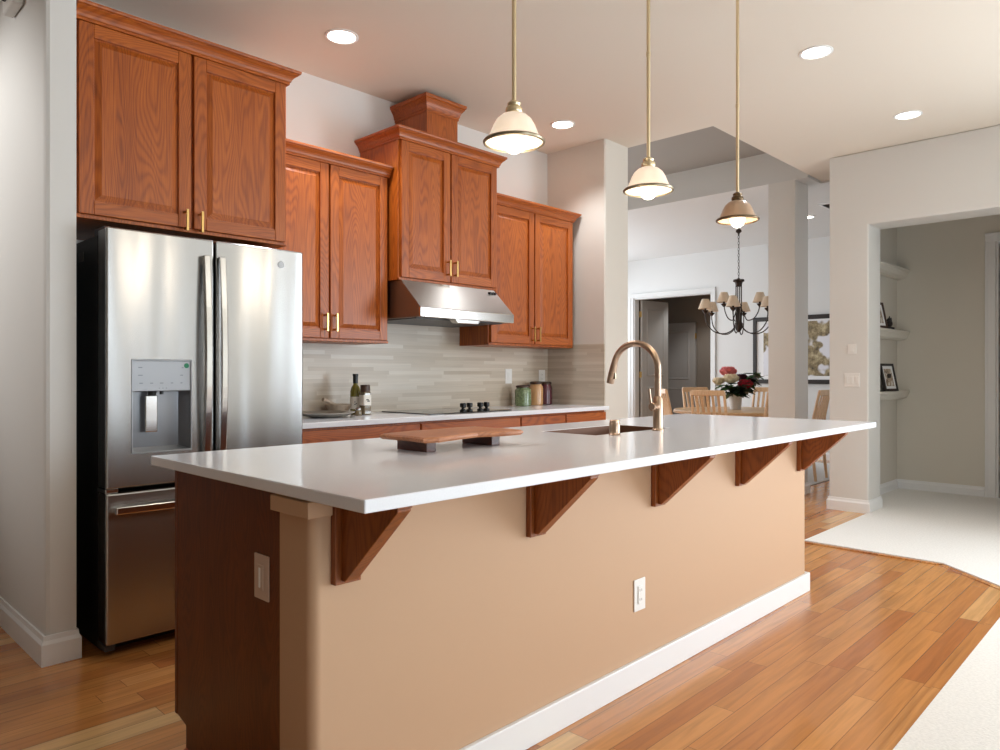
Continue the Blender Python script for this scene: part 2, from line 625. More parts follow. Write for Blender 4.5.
# carpet, with its stepped edge
mb = MB()
mb.prism([(-3, -4.5), (6.52, -4.5), (6.52, 0.5), (9.9, 0.5), (9.9, 2.21), (6.83, 2.21), (6.83, 1.985), (5.12, 1.985), (5.10, 1.13), (4.68, 0.682), (-3, 0.682)], 0.0, 0.012, 2)
struct('floor_carpet', mb, 'carpet')
mb = MB()
pth = [(5.12, 2.0), (5.10, 1.13), (4.68, 0.682), (-3, 0.682)]
for (a, b) in zip(pth, pth[1:]):
    d = (Vector(b) - Vector(a)).normalized()
    n = Vector((d.y, -d.x)) * 0.035
    n = -n if (n.y < 0 or (abs(n.y) < 1e-3 and n.x > 0)) else n
    if a == pth[0]:
        n = Vector((-0.035, 0))
    mb.prism([a, b, (b[0] + n.x, b[1] + n.y), (a[0] + n.x, a[1] + n.y)], 0.0, 0.006, 2)
struct('trim_1', mb, 'floor')

box_struct('ceiling', 'ceiling', -3, 5.06, -4.5, 7.3, ZC, 3.36, 5.06, 7.25, -4.5, 2.64, ZC, 3.36)
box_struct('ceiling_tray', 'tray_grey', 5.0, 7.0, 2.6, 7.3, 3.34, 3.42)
box_struct('ceiling_dining', 'wall_cool', 6.95, 10.2, 2.65, 7.3, DZ, 3.36, 7.25, 10.2, 2.31, 2.65, DZ, 3.36)
box_struct('ceiling_hall', 'wall_olive', 6.84, 10.0, -0.2, 2.31, 2.75, 2.82)
box_struct('wall_beam', 'wall_cool', 6.93, 6.95, 2.65, 7.3, DZ, 3.34)
box_struct('wall_pillar', 'wall', 6.93, 7.25, 2.77, 3.03, 0, DZ)
box_struct('wall_back', 'wall', 0.94, 4.73, 4.0, 4.12, 0, ZC)
mb = MB()
mb.prism([(0.826, 7.3), (0.826, 3.368), (0.831, 3.356), (0.844, 3.35), (0.94, 3.35), (0.94, 7.3)], 0, ZC, 2)
struct('wall_left', mb, 'wall')
mb = MB()
mb.prism([(4.73, 7.3), (4.73, 3.41), (4.74, 3.40), (5.05, 3.40), (5.06, 3.41), (5.06, 7.3)], 0, ZC, 2)
struct('wall_return', mb, 'wall_greige')
# right wall: end post, header over the opening and the rest of the wall
mb = MB()
mb.prism([(0.45, 0), (0.45, 2.43), (1.99, 2.43), (1.99, 0), (2.31, 0), (2.31, ZC), (-0.5, ZC), (-0.5, 0)], 6.52, 6.84, 0)
mb.box(6.52, 6.84, -3.7, -0.5, 0, 0.5).box(6.52, 6.84, -3.7, -0.5, 2.6, ZC).box(6.52, 6.84, -4.5, -3.7, 0, ZC)
struct('wall_right', mb, 'wall', bevel=0.012)
box_struct('wall_dining_south', 'wall_cool', 6.84, 10.13, 2.22, 2.31, 0, 3.36)
# wall beyond the dining room with its doorway
box_struct('wall_dining_east', 'wall_cool', 10.13, 10.25, 2.22, 5.31, 0, 3.36, 10.13, 10.25, 6.70, 7.4, 0, 3.36, 10.13, 10.25, 5.31, 6.70, 2.41, 3.36)
NW = [(5.9, 8.5), (8.6, 9.8)]
box_struct('wall_dining_north', 'wall_cool', 5.06, 10.25, 7.3, 7.4, 0, 0.7, 5.06, 10.25, 7.3, 7.4, 2.7, 3.4, 5.06, 5.9, 7.3, 7.4, 0.7, 2.7, 8.5, 8.6, 7.3, 7.4, 0.7, 2.7, 9.8, 10.25, 7.3, 7.4, 0.7, 2.7)
# dark room beyond the doorway
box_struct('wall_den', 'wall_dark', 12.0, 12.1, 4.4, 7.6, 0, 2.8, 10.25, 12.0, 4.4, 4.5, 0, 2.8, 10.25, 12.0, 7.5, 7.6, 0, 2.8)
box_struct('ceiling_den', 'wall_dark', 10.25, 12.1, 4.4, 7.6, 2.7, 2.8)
# niche behind the right-hand opening
box_struct('wall_niche_north', 'wall_olive', 6.84, 8.1, 2.205, 2.22, 0, 2.75)
box_struct('wall_niche_east', 'wall_olive', 8.1, 8.2, 1.36, 2.22, 0, 2.75, 8.1, 8.2, 0.4, 1.36, 2.42, 2.75, 8.1, 8.2, -0.2, 0.40, 0, 2.75)
box_struct('wall_niche_south', 'wall_olive', 6.84, 8.1, -0.2, -0.1, 0, 2.75)
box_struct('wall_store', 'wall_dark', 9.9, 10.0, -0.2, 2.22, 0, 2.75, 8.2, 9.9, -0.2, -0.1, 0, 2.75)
# living room shell behind the camera
mb = MB()
xs = [-3.0]
for (a, b) in WIN_SOUTH:
    mb.box(xs[-1], a, -4.6, -4.5, 0.5, 2.6)
    xs.append(b)
mb.box(xs[-1], 6.84, -4.6, -4.5, 0.5, 2.6)
mb.box(-3, 6.84, -4.6, -4.5, 0, 0.5)
mb.box(-3, 6.84, -4.6, -4.5, 2.6, ZC)
struct('wall_south', mb, 'wall_taupe')  # unseen wall, toned taupe to dim its reflection in the refrigerator
box_struct('wall_west', 'wall_dark', -3.1, -3, -4.6, 7.4, 0, ZC)  # unseen wall, toned dark to cut light bounced onto the island end
box_struct('wall_hall', 'wall', -3, 0.826, 7.3, 7.4, 0, ZC)
for i, (a, b) in enumerate(WIN_SOUTH):
    mb = MB()
    mb.holed(a, b, 0.5, 2.6, (a + 0.06, b - 0.06, 0.56, 2.54), -4.6, -4.54, 1)
    mb.box((a + b) / 2 - 0.02, (a + b) / 2 + 0.02, -4.59, -4.55, 0.56, 2.54)
    struct('window_%d' % (i + 1), mb, 'trim')

# tiled backsplash on the back wall and on the return wall
box_struct('wall_backsplash', 'tile', 1.94, 4.73, 3.992, 4.0, 0.90, 1.40, 2.78, 3.70, 3.992, 4.0, 1.40, 1.78)
box_struct('wall_backsplash_return', 'tile', 4.722, 4.73, 3.402, 3.992, 0.90, 1.415)

# baseboards
def base_prof(t=0.016, hgt=0.105):
    return [(0, 0), (t, 0), (t, hgt * 0.72), (t * 0.55, hgt * 0.84), (t * 0.4, hgt), (0, hgt)]


def baseboard(name, a, b, out, mat='trim', hgt=0.105):
    """strip along the floor from a to b, standing out in direction out"""
    a, b, n = Vector(a), Vector(b), Vector(out)
    mb = MB()
    rings = []
    for e in (a, b):
        rings.append([(e.x + n.x * p, e.y + n.y * p, z) for p, z in base_prof(hgt=hgt)])
    mb.loft(rings)
    return struct(name, mb, mat)


def baseboard_loop(name, pts, hgt=0.105, t=0.016):
    """mitred strip around outside corners; pts as (x, y, nx, ny) with the mitred offset direction"""
    mb = MB()
    mb.loft([[(x + nx * p, y + ny * p, z) for p, z in base_prof(t, hgt)] for x, y, nx, ny in pts])
    return struct(name, mb, 'trim')


baseboard_loop('baseboard_left', [(0.826, 7.3, -1, 0), (0.826, 3.35, -1, -1), (0.94, 3.35, 1, -1), (0.94, 3.40, 1, 0)], 0.12)
baseboard_loop('baseboard_right', [(6.84, 2.31, 0, 1), (6.52, 2.31, -1, 1), (6.52, 1.99, -1, -1), (6.84, 1.99, 0.2, -1)], 0.11)
baseboard('baseboard_niche_north', (6.84, 2.205), (8.1, 2.205), (0, -1))
baseboard('baseboard_niche_east', (8.1, 2.2), (8.1, 1.45), (-1, 0))
baseboard('baseboard_dining_east', (10.13, 2.31), (10.13, 5.22), (-1, 0))
baseboard('baseboard_dining_south', (6.84, 2.31), (10.13, 2.31), (0, 1))
baseboard_loop('baseboard_pillar', [(7.25, 2.77, 1, -1), (6.93, 2.77, -1, -1), (6.93, 3.03, -1, 1), (7.25, 3.03, 1, 1)])

# door casings and doors
def casing(mb, x, y0, y1, z1, w=0.085, t=0.018):
    mb.box(x - t, x, y1, y1 + w, 0, z1)
    mb.box(x - t, x, y0 - w, y0, 0, z1)
    mb.box(x - t, x, y0 - w, y1 + w, z1, z1 + w)
    mb.box(x - t - 0.008, x - t, y1 + w - 0.02, y1 + w, 0, z1)
    mb.box(x - t - 0.008, x - t, y0 - w, y0 - w + 0.02, 0, z1)
    mb.box(x - t - 0.008, x - t, y0 - w, y1 + w, z1 + w - 0.02, z1 + w)


mb = MB()
casing(mb, 8.1, 0.42, 1.36, 2.41)
mb.box(8.1, 8.2, 1.34, 1.36, 0, 2.41).box(8.1, 8.2, 0.42, 0.44, 0, 2.41).box(8.1, 8.2, 0.42, 1.36, 2.40, 2.42)
d1 = struct('trim_2', mb, 'trim', bevel=0.003)
mb = MB()
casing(mb, 10.13, 5.31, 6.70, 2.41, 0.07)
mb.box(10.13, 10.25, 6.68, 6.70, 0, 2.41).box(10.13, 10.25, 5.31, 5.33, 0, 2.41).box(10.13, 10.25, 5.31, 6.70, 2.39, 2.41)
struct('trim_3', mb, 'wall_cool', bevel=0.003)


def panel_leaf(w, hgt, t, panels):
    """panelled door leaf lying along +y from the hinge at the origin, x is the thickness"""
    mb = MB()
    mb.box(0, t, 0, w, 0, hgt)
    for (a, b, c, d) in panels:
        for x, s in ((0, -1), (t, 1)):
            e = 0.02
            r1 = [(x, a, c), (x, b, c), (x, b, d), (x, a, d)]
            r2 = [(x + s * 0.010, a + e, c + e), (x + s * 0.010, b - e, c + e), (x + s * 0.010, b - e, d - e), (x + s * 0.010, a + e, d - e)]
            r3 = [(x + s * 0.003, a + 2 * e, c + 2 * e), (x + s * 0.003, b - 2 * e, c + 2 * e), (x + s * 0.003, b - 2 * e, d - 2 * e), (x + s * 0.003, a + 2 * e, d - 2 * e)]
            mb.loft([r1, r2, r3])
    return mb


def place_leaf(name, w, hgt, hinge, rz, panels, mat, hinge_z, knob=True):
    mb = panel_leaf(w, hgt, 0.04, panels)
    o = mb.build(name, mat, None, kind='structure')
    o.location = hinge
    o.rotation_euler = (0, 0, rz)
    WORLD[o.name] = Vector((0, 0, 0))
    for z in hinge_z:
        h = MB()
        h.lathe([(0.010, z - 0.05), (0.010, z + 0.05)], (-0.010, -0.004, 0), 10)
        h.box(-0.004, 0.03, -0.012, 0.0, z - 0.048, z + 0.048)
        h.build('hinge', 'brass', o)
    if knob:
        k = MB()
        k.lathe([(0.026, 0.0), (0.026, -0.008), (0.009, -0.012), (0.009, -0.035), (0.026, -0.042), (0.028, -0.056), (0.018, -0.068), (0.0, -0.070)], (0, w - 0.065, 1.0), 16, axis=0)
        k.build('door_knob', 'iron', o)
    return o


two = [(0.12, 0.58, 0.22, 0.95), (0.12, 0.58, 1.12, 2.24)]
# double doors opened into the den
place_leaf('door_1', 0.68, 2.38, (10.26, 6.66, 0.005), math.radians(-97), [(0.11, 0.57, 0.22, 0.95), (0.11, 0.57, 1.12, 2.24)], 'doorpaint', (0.25, 1.15, 2.15))
place_leaf('door_2', 0.68, 2.38, (10.30, 5.34, 0.005), math.radians(-84), [(0.11, 0.57, 0.22, 0.95), (0.11, 0.57, 1.12, 2.24)], 'doorpaint', (0.25, 1.15, 2.15))
place_leaf('door_3', 0.86, 2.10, (11.94, 6.58, 0.005), 0.0, [(0.12, 0.74, 0.2, 0.9), (0.12, 0.74, 1.05, 1.95)], 'doorpaint', (0.25, 1.85))
# store door, opened away from the niche
place_leaf('door_4', 0.88, 2.385, (8.22, 1.335, 0.014), math.radians(-100), [(0.12, 0.76, 0.2, 0.95), (0.12, 0.76, 1.1, 2.25)], 'frame_brown', (0.33, 0.95, 1.575, 2.19))

# ------------------------------------------------------------------ cabinets
def crown(x0, x1, yf, yb, z0, z1, proj, left=True, right=True):
    """stepped and coved cornice swept round three sides"""
    hz = z1 - z0
    prof = [(0, 0), (proj * .12, 0), (proj * .12, hz * .14), (proj * .22, hz * .2), (proj * .30, hz * .36), (proj * .46, hz * .52),
            (proj * .72, hz * .66), (proj * .80, hz * .70), (proj * .80, hz * .76), (proj * .96, hz * .80), (proj, hz * .9), (proj, hz)]
    rings = []
    L_, R_ = (1 if left else 0), (1 if right else 0)
    for o, z in prof:
        rings.append([(x0 - o * L_, yb, z0 + z), (x0 - o * L_, yf - o, z0 + z), (x1 + o * R_, yf - o, z0 + z), (x1 + o * R_, yb, z0 + z)])
    mb = MB()
    mb.loft(rings, True, True)
    return mb


def bar_handle(parent, x, yf, z0, z1, mat='brass'):
    mb = MB()
    mb.box(x - 0.006, x + 0.006, yf - 0.034, yf - 0.026, z0, z1)
    mb.box(x - 0.005, x + 0.005, yf - 0.028, yf, z0 + 0.006, z0 + 0.018)
    mb.box(x - 0.005, x + 0.005, yf - 0.028, yf, z1 - 0.018, z1 - 0.006)
    o = mb.build('handle', mat, parent, bevel=0.0015)
    o['label'] = 'satin brass bar handle'
    return o


def raised_door(root, x0, x1, z0, z1, yf, st=0.058, hx=None, hz=None):
    """raised panel door whose face stands at y = yf"""
    t = 0.02
    mb = MB()
    mb.mi = 0
    mb.box(x0, x0 + st, yf, yf + t, z0, z1)
    mb.box(x1 - st, x1, yf, yf + t, z0, z1)
    mb.mi = 1
    mb.box(x0 + st, x1 - st, yf, yf + t, z0, z0 + st)
    mb.box(x0 + st, x1 - st, yf, yf + t, z1 - st, z1)
    d = mb.build('door', ['oak_v', 'oak_h'], root, bevel=0.003)
    a0, a1, c0, c1 = x0 + st - 0.003, x1 - st + 0.003, z0 + st - 0.003, z1 - st + 0.003

    def ring(e, y):
        return [(a0 + e, y, c0 + e), (a1 - e, y, c0 + e), (a1 - e, y, c1 - e), (a0 + e, y, c1 - e)]
    pb = MB()
    pb.loft([ring(0, yf + 0.018), ring(0, yf + 0.0125), ring(0.010, yf + 0.0125), ring(0.030, yf + 0.004), ring(0.034, yf + 0.002)])
    pb.build('panel', 'oak_v', d)
    if hx is not None:
        bar_handle(d, hx, yf, *hz)
    return d


def upper(label, x0, x1, yf, z0, zb, zt, proj, doors, hxs, hz, left=True, right=True, yb=3.999, stile=0.02):
    """wall cupboard: case, bottom rail, doors with panels and handles, cornice"""
    root = thing('wall_cabinet', label, 'cabinet', ((x0 + x1) / 2, yb, z0), 'oak wall cabinets')
    body = MB()
    body.box(x0, x1, yf + 0.021, yb, z0, zb)
    body.box(x0, x1, yf + 0.012, yf + 0.03, z0, z0 + 0.016)
    body.build('body', 'oak_v', root, bevel=0.002)
    for (a, b), hx in zip(doors, hxs):
        raised_door(root, a, b, z0 + 0.018, zb - 0.009, yf, hx=hx, hz=hz)
    crown(x0, x1, yf, yb, zb - 0.008, zt, proj, left, right).build('crown_molding', 'oak_h', root)
    return root


upper('tall oak wall cabinet over the refrigerator with brass bar handles', 0.948, 1.94, 3.40, 1.842, 2.685, 2.745, 0.05,
      [(0.964, 1.437), (1.452, 1.925)], (1.408, 1.478), (1.842, 1.942), left=False)
upper('oak wall cabinet between the refrigerator cabinet and the hood cabinet', 1.95, 2.80, 3.67, 1.368, 2.418, 2.478, 0.045,
      [(1.965, 2.358), (2.370, 2.785)], (2.332, 2.397), (1.425, 1.532), left=False, right=False)
upper('raised oak wall cabinet directly above the stainless range hood', 2.808, 3.69, 3.575, 1.765, 2.648, 2.712, 0.045,
      [(2.823, 3.232), (3.243, 3.675)], (3.206, 3.268), (1.82, 1.926))
upper('oak wall cabinet right of the range hood, above the jars', 3.70, 4.672, 3.67, 1.385, 2.418, 2.478, 0.045,
      [(3.715, 4.184), (4.196, 4.66)], (4.160, 4.222), (1.42, 1.535), left=False)
mb = MB()
mb.box(3.10, 3.375, 3.66, 3.999, 2.712, 2.97)
rt = thing('duct_cover', 'small oak duct cover box standing on top of the hood cabinet', 'duct cover', (3.2, 3.999, 2.712))
mb.build('body', 'oak_v', rt, bevel=0.002)
crown(3.10, 3.375, 3.66, 3.999, 2.91, 3.012, 0.045).build('crown_molding', 'oak_h', rt)

# range hood
rt = thing('range_hood', 'stainless under-cabinet range hood with sloping front above the cooktop', 'range hood', (3.24, 3.99, 1.51))
hx0, hx1 = 2.815, 3.64
mb = MB()
mb.prism([(3.385, 1.525), (3.385, 1.585), (3.57, 1.763), (3.99, 1.763), (3.99, 1.525)], hx0, hx1, 0)
mb.build('canopy', 'steel_dark', rt, bevel=0.003)
mb = MB()
mb.box(hx0 - 0.002, hx1 + 0.002, 3.378, 3.40, 1.522, 1.584)
mb.build('front_lip', 'chrome', rt, bevel=0.006)
mb = MB()
mb.prism([(3.10, 1.522), (3.12, 1.500), (3.30, 1.500), (3.32, 1.522)], 3.381, 3.44, 1)
mb.build('control_box', 'chrome', rt, bevel=0.002)
mb = MB()
mb.box(hx0 + 0.03, hx1 - 0.03, 3.46, 3.97, 1.518, 1.526)
mb.build('filter', 'darkgrey', rt)
for xx in (3.56, 3.585, 3.61):
    mb = MB()
    mb.lathe([(0.009, -0.012), (0.009, 0.012)], (xx, 3.535, 1.735), 12, axis=1)
    mb.build('button', 'black', rt)

# base cabinets
CT = 0.92
units = [(1.945, 2.815, 'oak base cabinet beside the refrigerator, under the plate and bottles'),
         (2.815, 3.713, 'oak base cabinet under the black cooktop'),
         (3.713, 4.21, 'narrow oak base cabinet right of the cooktop'),
         (4.21, 4.72, 'oak base cabinet in the corner under the jars')]
for (a, b, lab) in units:
    rt = thing('base_cabinet', lab, 'cabinet', ((a + b) / 2, 3.99, 0), 'oak base cabinets')
    mb = MB()
    mb.box(a, b, 3.40, 3.99, 0.1, CT - 0.031)
    mb.box(a, b, 3.46, 3.99, 0, 0.1)
    mb.build('body', 'oak_v', rt, bevel=0.001)
    mb = MB()
    mb.box(a + 0.006, b - 0.006, 3.378, 3.40, 0.735, CT - 0.045)
    mb.build('drawer_front', 'oak_h', rt, bevel=0.004)
    n = 2 if b - a > 0.6 else 1
    wd = (b - a - 0.012) / n
    for k in range(n):
        raised_door(rt, a + 0.006 + k * wd + 0.003, a + 0.006 + (k + 1) * wd - 0.003, 0.12, 0.722, 3.38)
mb = MB()
mb.box(1.94, 4.722, 3.352, 3.992, CT - 0.03, CT)
ct = mb.build('countertop', 'quartz', None, bevel=0.003)
tag(ct, 'white quartz countertop along the tiled back wall', 'countertop')

# cooktop
rt = thing('cooktop', 'black glass cooktop set in the back countertop below the hood', 'cooktop', (3.32, 3.7, CT))
mb = MB()
mb.box(2.945, 3.69, 3.445, 3.945, CT, CT + 0.006)
mb.build('glass_top', 'blackglass', rt, bevel=0.002)
for k, xx in enumerate((3.285, 3.345, 3.445, 3.505)):
    mb = MB()
    mb.lathe([(0.022, 0.006), (0.022, 0.016), (0.010, 0.022), (0.010, 0.030), (0.021, 0.036), (0.021, 0.058), (0.017, 0.062)], (xx, 3.51, CT), 20)
    mb.build('knob', 'cap_black', rt, smooth=True)
for (xx, yy, r) in ((3.10, 3.80, 0.10), (3.50, 3.80, 0.085), (3.08, 3.58, 0.07)):
    mb = MB()
    ring = [[(xx + q * math.cos(2 * PI * k / 32), yy + q * math.sin(2 * PI * k / 32), CT + 0.0064) for k in range(32)] for q in (r, r - 0.003)]
    mb.loft(ring, True, False)
    mb.build('burner_ring', 'darkgrey', rt)

# ------------------------------------------------------------------ refrigerator
rt = thing('refrigerator', 'stainless french door refrigerator with a water dispenser', 'refrigerator', (1.473, 3.98, 0))
FX0, FX1, FY = 1.018, 1.928, 3.234
mb = MB()
mb.box(FX0 + 0.002, FX1 - 0.002, 3.345, 3.98, 0.04, 1.765)
mb.build('case', 'black', rt, bevel=0.003)
mb = MB()
mb.box(FX0 + 0.02, FX1 - 0.02, 3.36, 3.95, 0.0, 0.04)
mb.build('base_grille', 'black', rt)
H = (1.121, 1.364, 0.846, 1.234)
mb = MB()
mb.holed(FX0, 1.470, 0.70, 1.787, H, FY, 3.338, 1)
left = mb.build('door', 'steel', rt, bevel=0.007, seg=3)
mb = MB()
mb.box(1.480, FX1, FY, 3.338, 0.70, 1.787)
right = mb.build('door', 'steel', rt, bevel=0.007, seg=3)
mb = MB()
mb.box(FX0, FX1, FY, 3.338, 0.055, 0.680)
drawer = mb.build('freezer_drawer', 'steel', rt, bevel=0.007, seg=3)
# dispenser in the left door
mb = MB()
mb.box(H[0], H[1], FY + 0.002, FY + 0.012, 1.104, H[3])
mb.build('control_panel', 'dispenser', left, bevel=0.002)
mb = MB()
y0, y1 = FY + 0.004, FY + 0.085
mb.loft([[(H[0], y0, H[2]), (H[1], y0, H[2]), (H[1], y0, 1.104), (H[0], y0, 1.104)],
         [(H[0] + 0.02, y1, H[2] + 0.012), (H[1] - 0.02, y1, H[2] + 0.012), (H[1] - 0.02, y1, 1.10), (H[0] + 0.02, y1, 1.10)]], True, False)
mb._face([mb.bm.verts.new(p) for p in ((H[0] + 0.02, y1, H[2] + 0.012), (H[1] - 0.02, y1, H[2] + 0.012), (H[1] - 0.02, y1, 1.10), (H[0] + 0.02, y1, 1.10))])
mb.build('dispenser_recess', 'dispenser_cavity', left)
mb = MB()
mb.holed(H[0] - 0.006, H[1] + 0.006, H[2] - 0.006, H[3] + 0.006, H, FY - 0.003, FY + 0.002, 1)
mb.build('dispenser_frame', 'dispenser', left, bevel=0.0015)
mb = MB()
mb.box(1.186, 1.238, FY + 0.040, FY + 0.052, 0.925, 1.085)
mb.build('paddle', 'chrome', left, bevel=0.004)
mb = MB()
mb.lathe([(0.016, 1.085), (0.018, 1.104)], (1.212, FY + 0.035, 0), 14)
mb.lathe([(0.008, 1.088), (0.008, 1.104)], (1.252, FY + 0.035, 0), 12)
mb.build('nozzle', 'black', left)
mb = MB()
mb.lathe([(0.011, 0.0), (0.011, -0.0015)], (1.347, FY + 0.002, 1.214), 18, axis=1)
mb.build('filter_sticker', 'green_dot', left)
mb = MB()
for (cx_, cz_, w_) in ((1.152, 1.205, .016), (1.152, 1.172, .018), (1.155, 1.138, .014), (1.198, 1.138, .012), (1.240, 1.138, .014), (1.284, 1.138, .010), (1.325, 1.138, .008), (1.325, 1.172, .012), (1.33, 1.205, .008), (1.23, 1.116, .004), (1.245, 1.116, .004), (1.26, 1.116, .004)):
    mb = MB()
    mb.box(cx_ - w_ / 2, cx_ + w_ / 2, FY + 0.0012, FY + 0.003, cz_ - 0.0018, cz_ + 0.0018)
    mb.build('panel_marking', 'ink_pale', left)
# badge on the right door
mb = MB()
mb.lathe([(0.017, 0.0), (0.017, -0.002), (0.014, -0.003)], (1.806, FY, 1.712), 24, axis=1)
mb.build('badge', 'dispenser', right)


def bow_handle(parent, x0, x1, z0, z1):
    """tall flat handle with a slight bow and two stand-offs"""
    mb = MB()
    rings = []
    n = 16
    for i in range(n + 1):
        s = i / n
        z = z0 + (z1 - z0) * s
        y = FY - 0.036 - 0.024 * math.sin(PI * s)
        rings.append([(x0, y, z), (x1, y, z), (x1, y + 0.026, z), (x0, y + 0.026, z)])
    mb.loft(rings)
    for z in (z0 + 0.02, z1 - 0.02):
        mb.box(x0 + 0.002, x1 - 0.002, FY - 0.03, FY, z - 0.02, z + 0.02)
    return mb.build('handle', 'chrome', parent, bevel=0.004)


bow_handle(left, 1.410, 1.440, 0.77, 1.71)
bow_handle(right, 1.482, 1.512, 0.77, 1.71)
mb = MB()
rings = []
for i in range(17):
    s = i / 16
    x = 1.045 + 0.855 * s
    y = FY - 0.040 - 0.016 * math.sin(PI * s)
    rings.append([(x, y, 0.597), (x, y, 0.628), (x, y + 0.024, 0.628), (x, y + 0.024, 0.597)])
mb.loft(rings)
for x in (1.065, 1.88):
    mb.box(x - 0.02, x + 0.02, FY - 0.03, FY, 0.600, 0.625)
mb.build('handle', 'chrome', drawer, bevel=0.004)
for x in (FX0 + 0.04, FX1 - 0.04):
    mb = MB()
    mb.box(x - 0.03, x + 0.03, 3.30, 3.42, 1.765, 1.80)
    mb.build('hinge_cover', 'darkgrey', rt, bevel=0.005)
for x in (FX0 + 0.004,):
    mb = MB()
    mb.box(x - 0.0035, x - 0.001, 3.53, 3.60, 1.675, 1.715)
    mb.build('rating_sticker', 'vent', rt)
    mb = MB()
    mb.box(FX0, FX0 + 0.05, 3.245, 3.345, 0.681, 0.699)
    mb.build('center_hinge', 'chrome', rt, bevel=0.003)
    mb = MB()
    mb.box(FX0, FX0 + 0.04, 3.25, 3.35, 0.025, 0.05)
    mb.build('foot', 'darkgrey', rt, bevel=0.003)

# ------------------------------------------------------------------ island
IX0, IX1, IY0, IYW, IY1 = 0.935, 3.98, 1.53, 1.68, 2.33
CZ = 0.914
rt = thing('kitchen_island', 'long kitchen island with tan half wall and darkened oak end panel', 'kitchen island', ((IX0 + IX1) / 2, IY1, 0))
mb = MB()
r = 0.028
arc = [(IX0 + r - r * math.cos(a), IY0 + r - r * math.sin(a)) for a in [PI / 2 * k / 6 for k in range(7)]]
arc2 = [(IX1 - r + r * math.sin(a), IY0 + r - r * math.cos(a)) for a in [PI / 2 * k / 6 for k in range(7)]]
mb.prism([(IX0, IYW)] + arc + arc2 + [(IX1, IYW)], 0.0, CZ - 0.031, 2)
mb.build('half_wall', 'tan', rt, smooth=True)
# cabinets: three doors facing the stove side, end panel with its toe notch
mb = MB()
mb.box(IX0 + 0.02, 2.42, IYW, IY1 - 0.02, 0.105, CZ - 0.031)
mb.box(3.22, IX1, IYW, IY1 - 0.02, 0.105, CZ - 0.031)
mb.box(2.42, 3.22, IYW, IY1 - 0.02, 0.105, 0.60)
mb.box(IX0 + 0.02, IX1, IYW, IY1 - 0.085, 0.0, 0.105)
mb.build('cabinet_body', 'oak_shaded', rt)
mb = MB()
mb.prism([(IYW, 0), (IY1 - 0.075, 0), (IY1 - 0.075, 0.09), (IY1 - 0.012, 0.105), (IY1 - 0.012, CZ - 0.031), (IYW, CZ - 0.031)], IX0 + 0.002, IX0 + 0.02, 0)
o = mb.build('end_panel', 'oak_shaded', rt, bevel=0.001)
o['label'] = 'oak end panel darkened for shade'
mb = MB()
mb.box(IX0, IX0 + 0.035, IY1 - 0.012, IY1 + 0.006, 0.105, CZ - 0.035)
mb.build('face_stile', 'oak_shaded', rt, bevel=0.002)
nx = 5
wd = (IX1 - IX0 - 0.03) / nx
for k in range(nx):
    a = IX0 + 0.036 + k * wd
    mb = MB()
    mb.box(a + 0.004, a + wd - 0.008, IY1 - 0.02, IY1, 0.12, CZ - 0.05)
    mb.box(a + 0.06, a + wd - 0.064, IY1, IY1 + 0.005, 0.18, CZ - 0.11)
    mb.build('door', 'oak_shaded', rt, bevel=0.003)
mb = MB()
mb.prism([(IX0 - 0.028, 1.500), (IX0 + 0.040, 1.500), (IX0 + 0.040, 1.53), (IX0 + 0.02, 1.55), (IX0 + 0.002, 1.60), (IX0 + 0.002, 1.678), (IX0 - 0.028, 1.678)], 0.838, 0.877, 2)
o = mb.build('wall_cap', 'tan', rt, bevel=0.002)
mb = MB()
mb.box(IX0 - 0.004, IX1 + 0.016, IY0 - 0.016, IY0 + 0.001, 0, 0.10)
mb.box(IX1 - 0.001, IX1 + 0.016, IY0, IYW, 0, 0.10)
o = mb.build('baseboard', 'trim', rt, bevel=0.004)
o['label'] = 'white baseboard'
mb = MB()
mb.prism([(IX0 + 0.002, 0), (IX0 - 0.012, 0), (IX0 - 0.012, 0.008), (IX0 - 0.006, 0.018), (IX0 + 0.002, 0.022)], IYW, IY1 - 0.075, 1)
mb.build('shoe_molding', 'oak_y', rt)

mb = MB()
SK = (2.52, 3.12, 1.86, 2.165)
mb.holed(0.899, 4.272, 1.264, 2.437, SK, CZ - 0.030, CZ, 2)
ict = mb.build('island_countertop', 'quartz', None, bevel=0.003)
tag(ict, 'long white quartz countertop overhanging the island on oak corbels', 'countertop')

# sink, faucet, soap pump
rt = thing('kitchen_sink', 'copper brown undermount sink in the island countertop', 'sink', ((SK[0] + SK[1]) / 2, 2.01, CZ - 0.26))
mb = MB()
def rect(e, z):
    return [(SK[0] - 0.006 + e, SK[2] - 0.006 + e, z), (SK[1] + 0.006 - e, SK[2] - 0.006 + e, z), (SK[1] + 0.006 - e, SK[3] + 0.006 - e, z), (SK[0] - 0.006 + e, SK[3] + 0.006 - e, z)]
mb.loft([rect(-0.018, CZ - 0.0315), rect(0.005, CZ - 0.0315), rect(0.0065, CZ - 0.0015), rect(0.009, CZ - 0.0015), rect(0.012, CZ - 0.22), rect(0.03, CZ - 0.235), rect(0.03, CZ - 0.24), rect(0.005, CZ - 0.225), rect(0.004, CZ - 0.04), rect(-0.018, CZ - 0.04)], True, False)
mb._face([mb.bm.verts.new(p) for p in rect(0.03, CZ - 0.235)])
mb.build('basin', 'copper', rt)
mb = MB()
mb.lathe([(0.045, CZ - 0.234), (0.045, CZ - 0.231), (0.03, CZ - 0.2305)], (2.8, 2.01, 0), 20)
mb.build('drain', 'bronze_gold', rt)

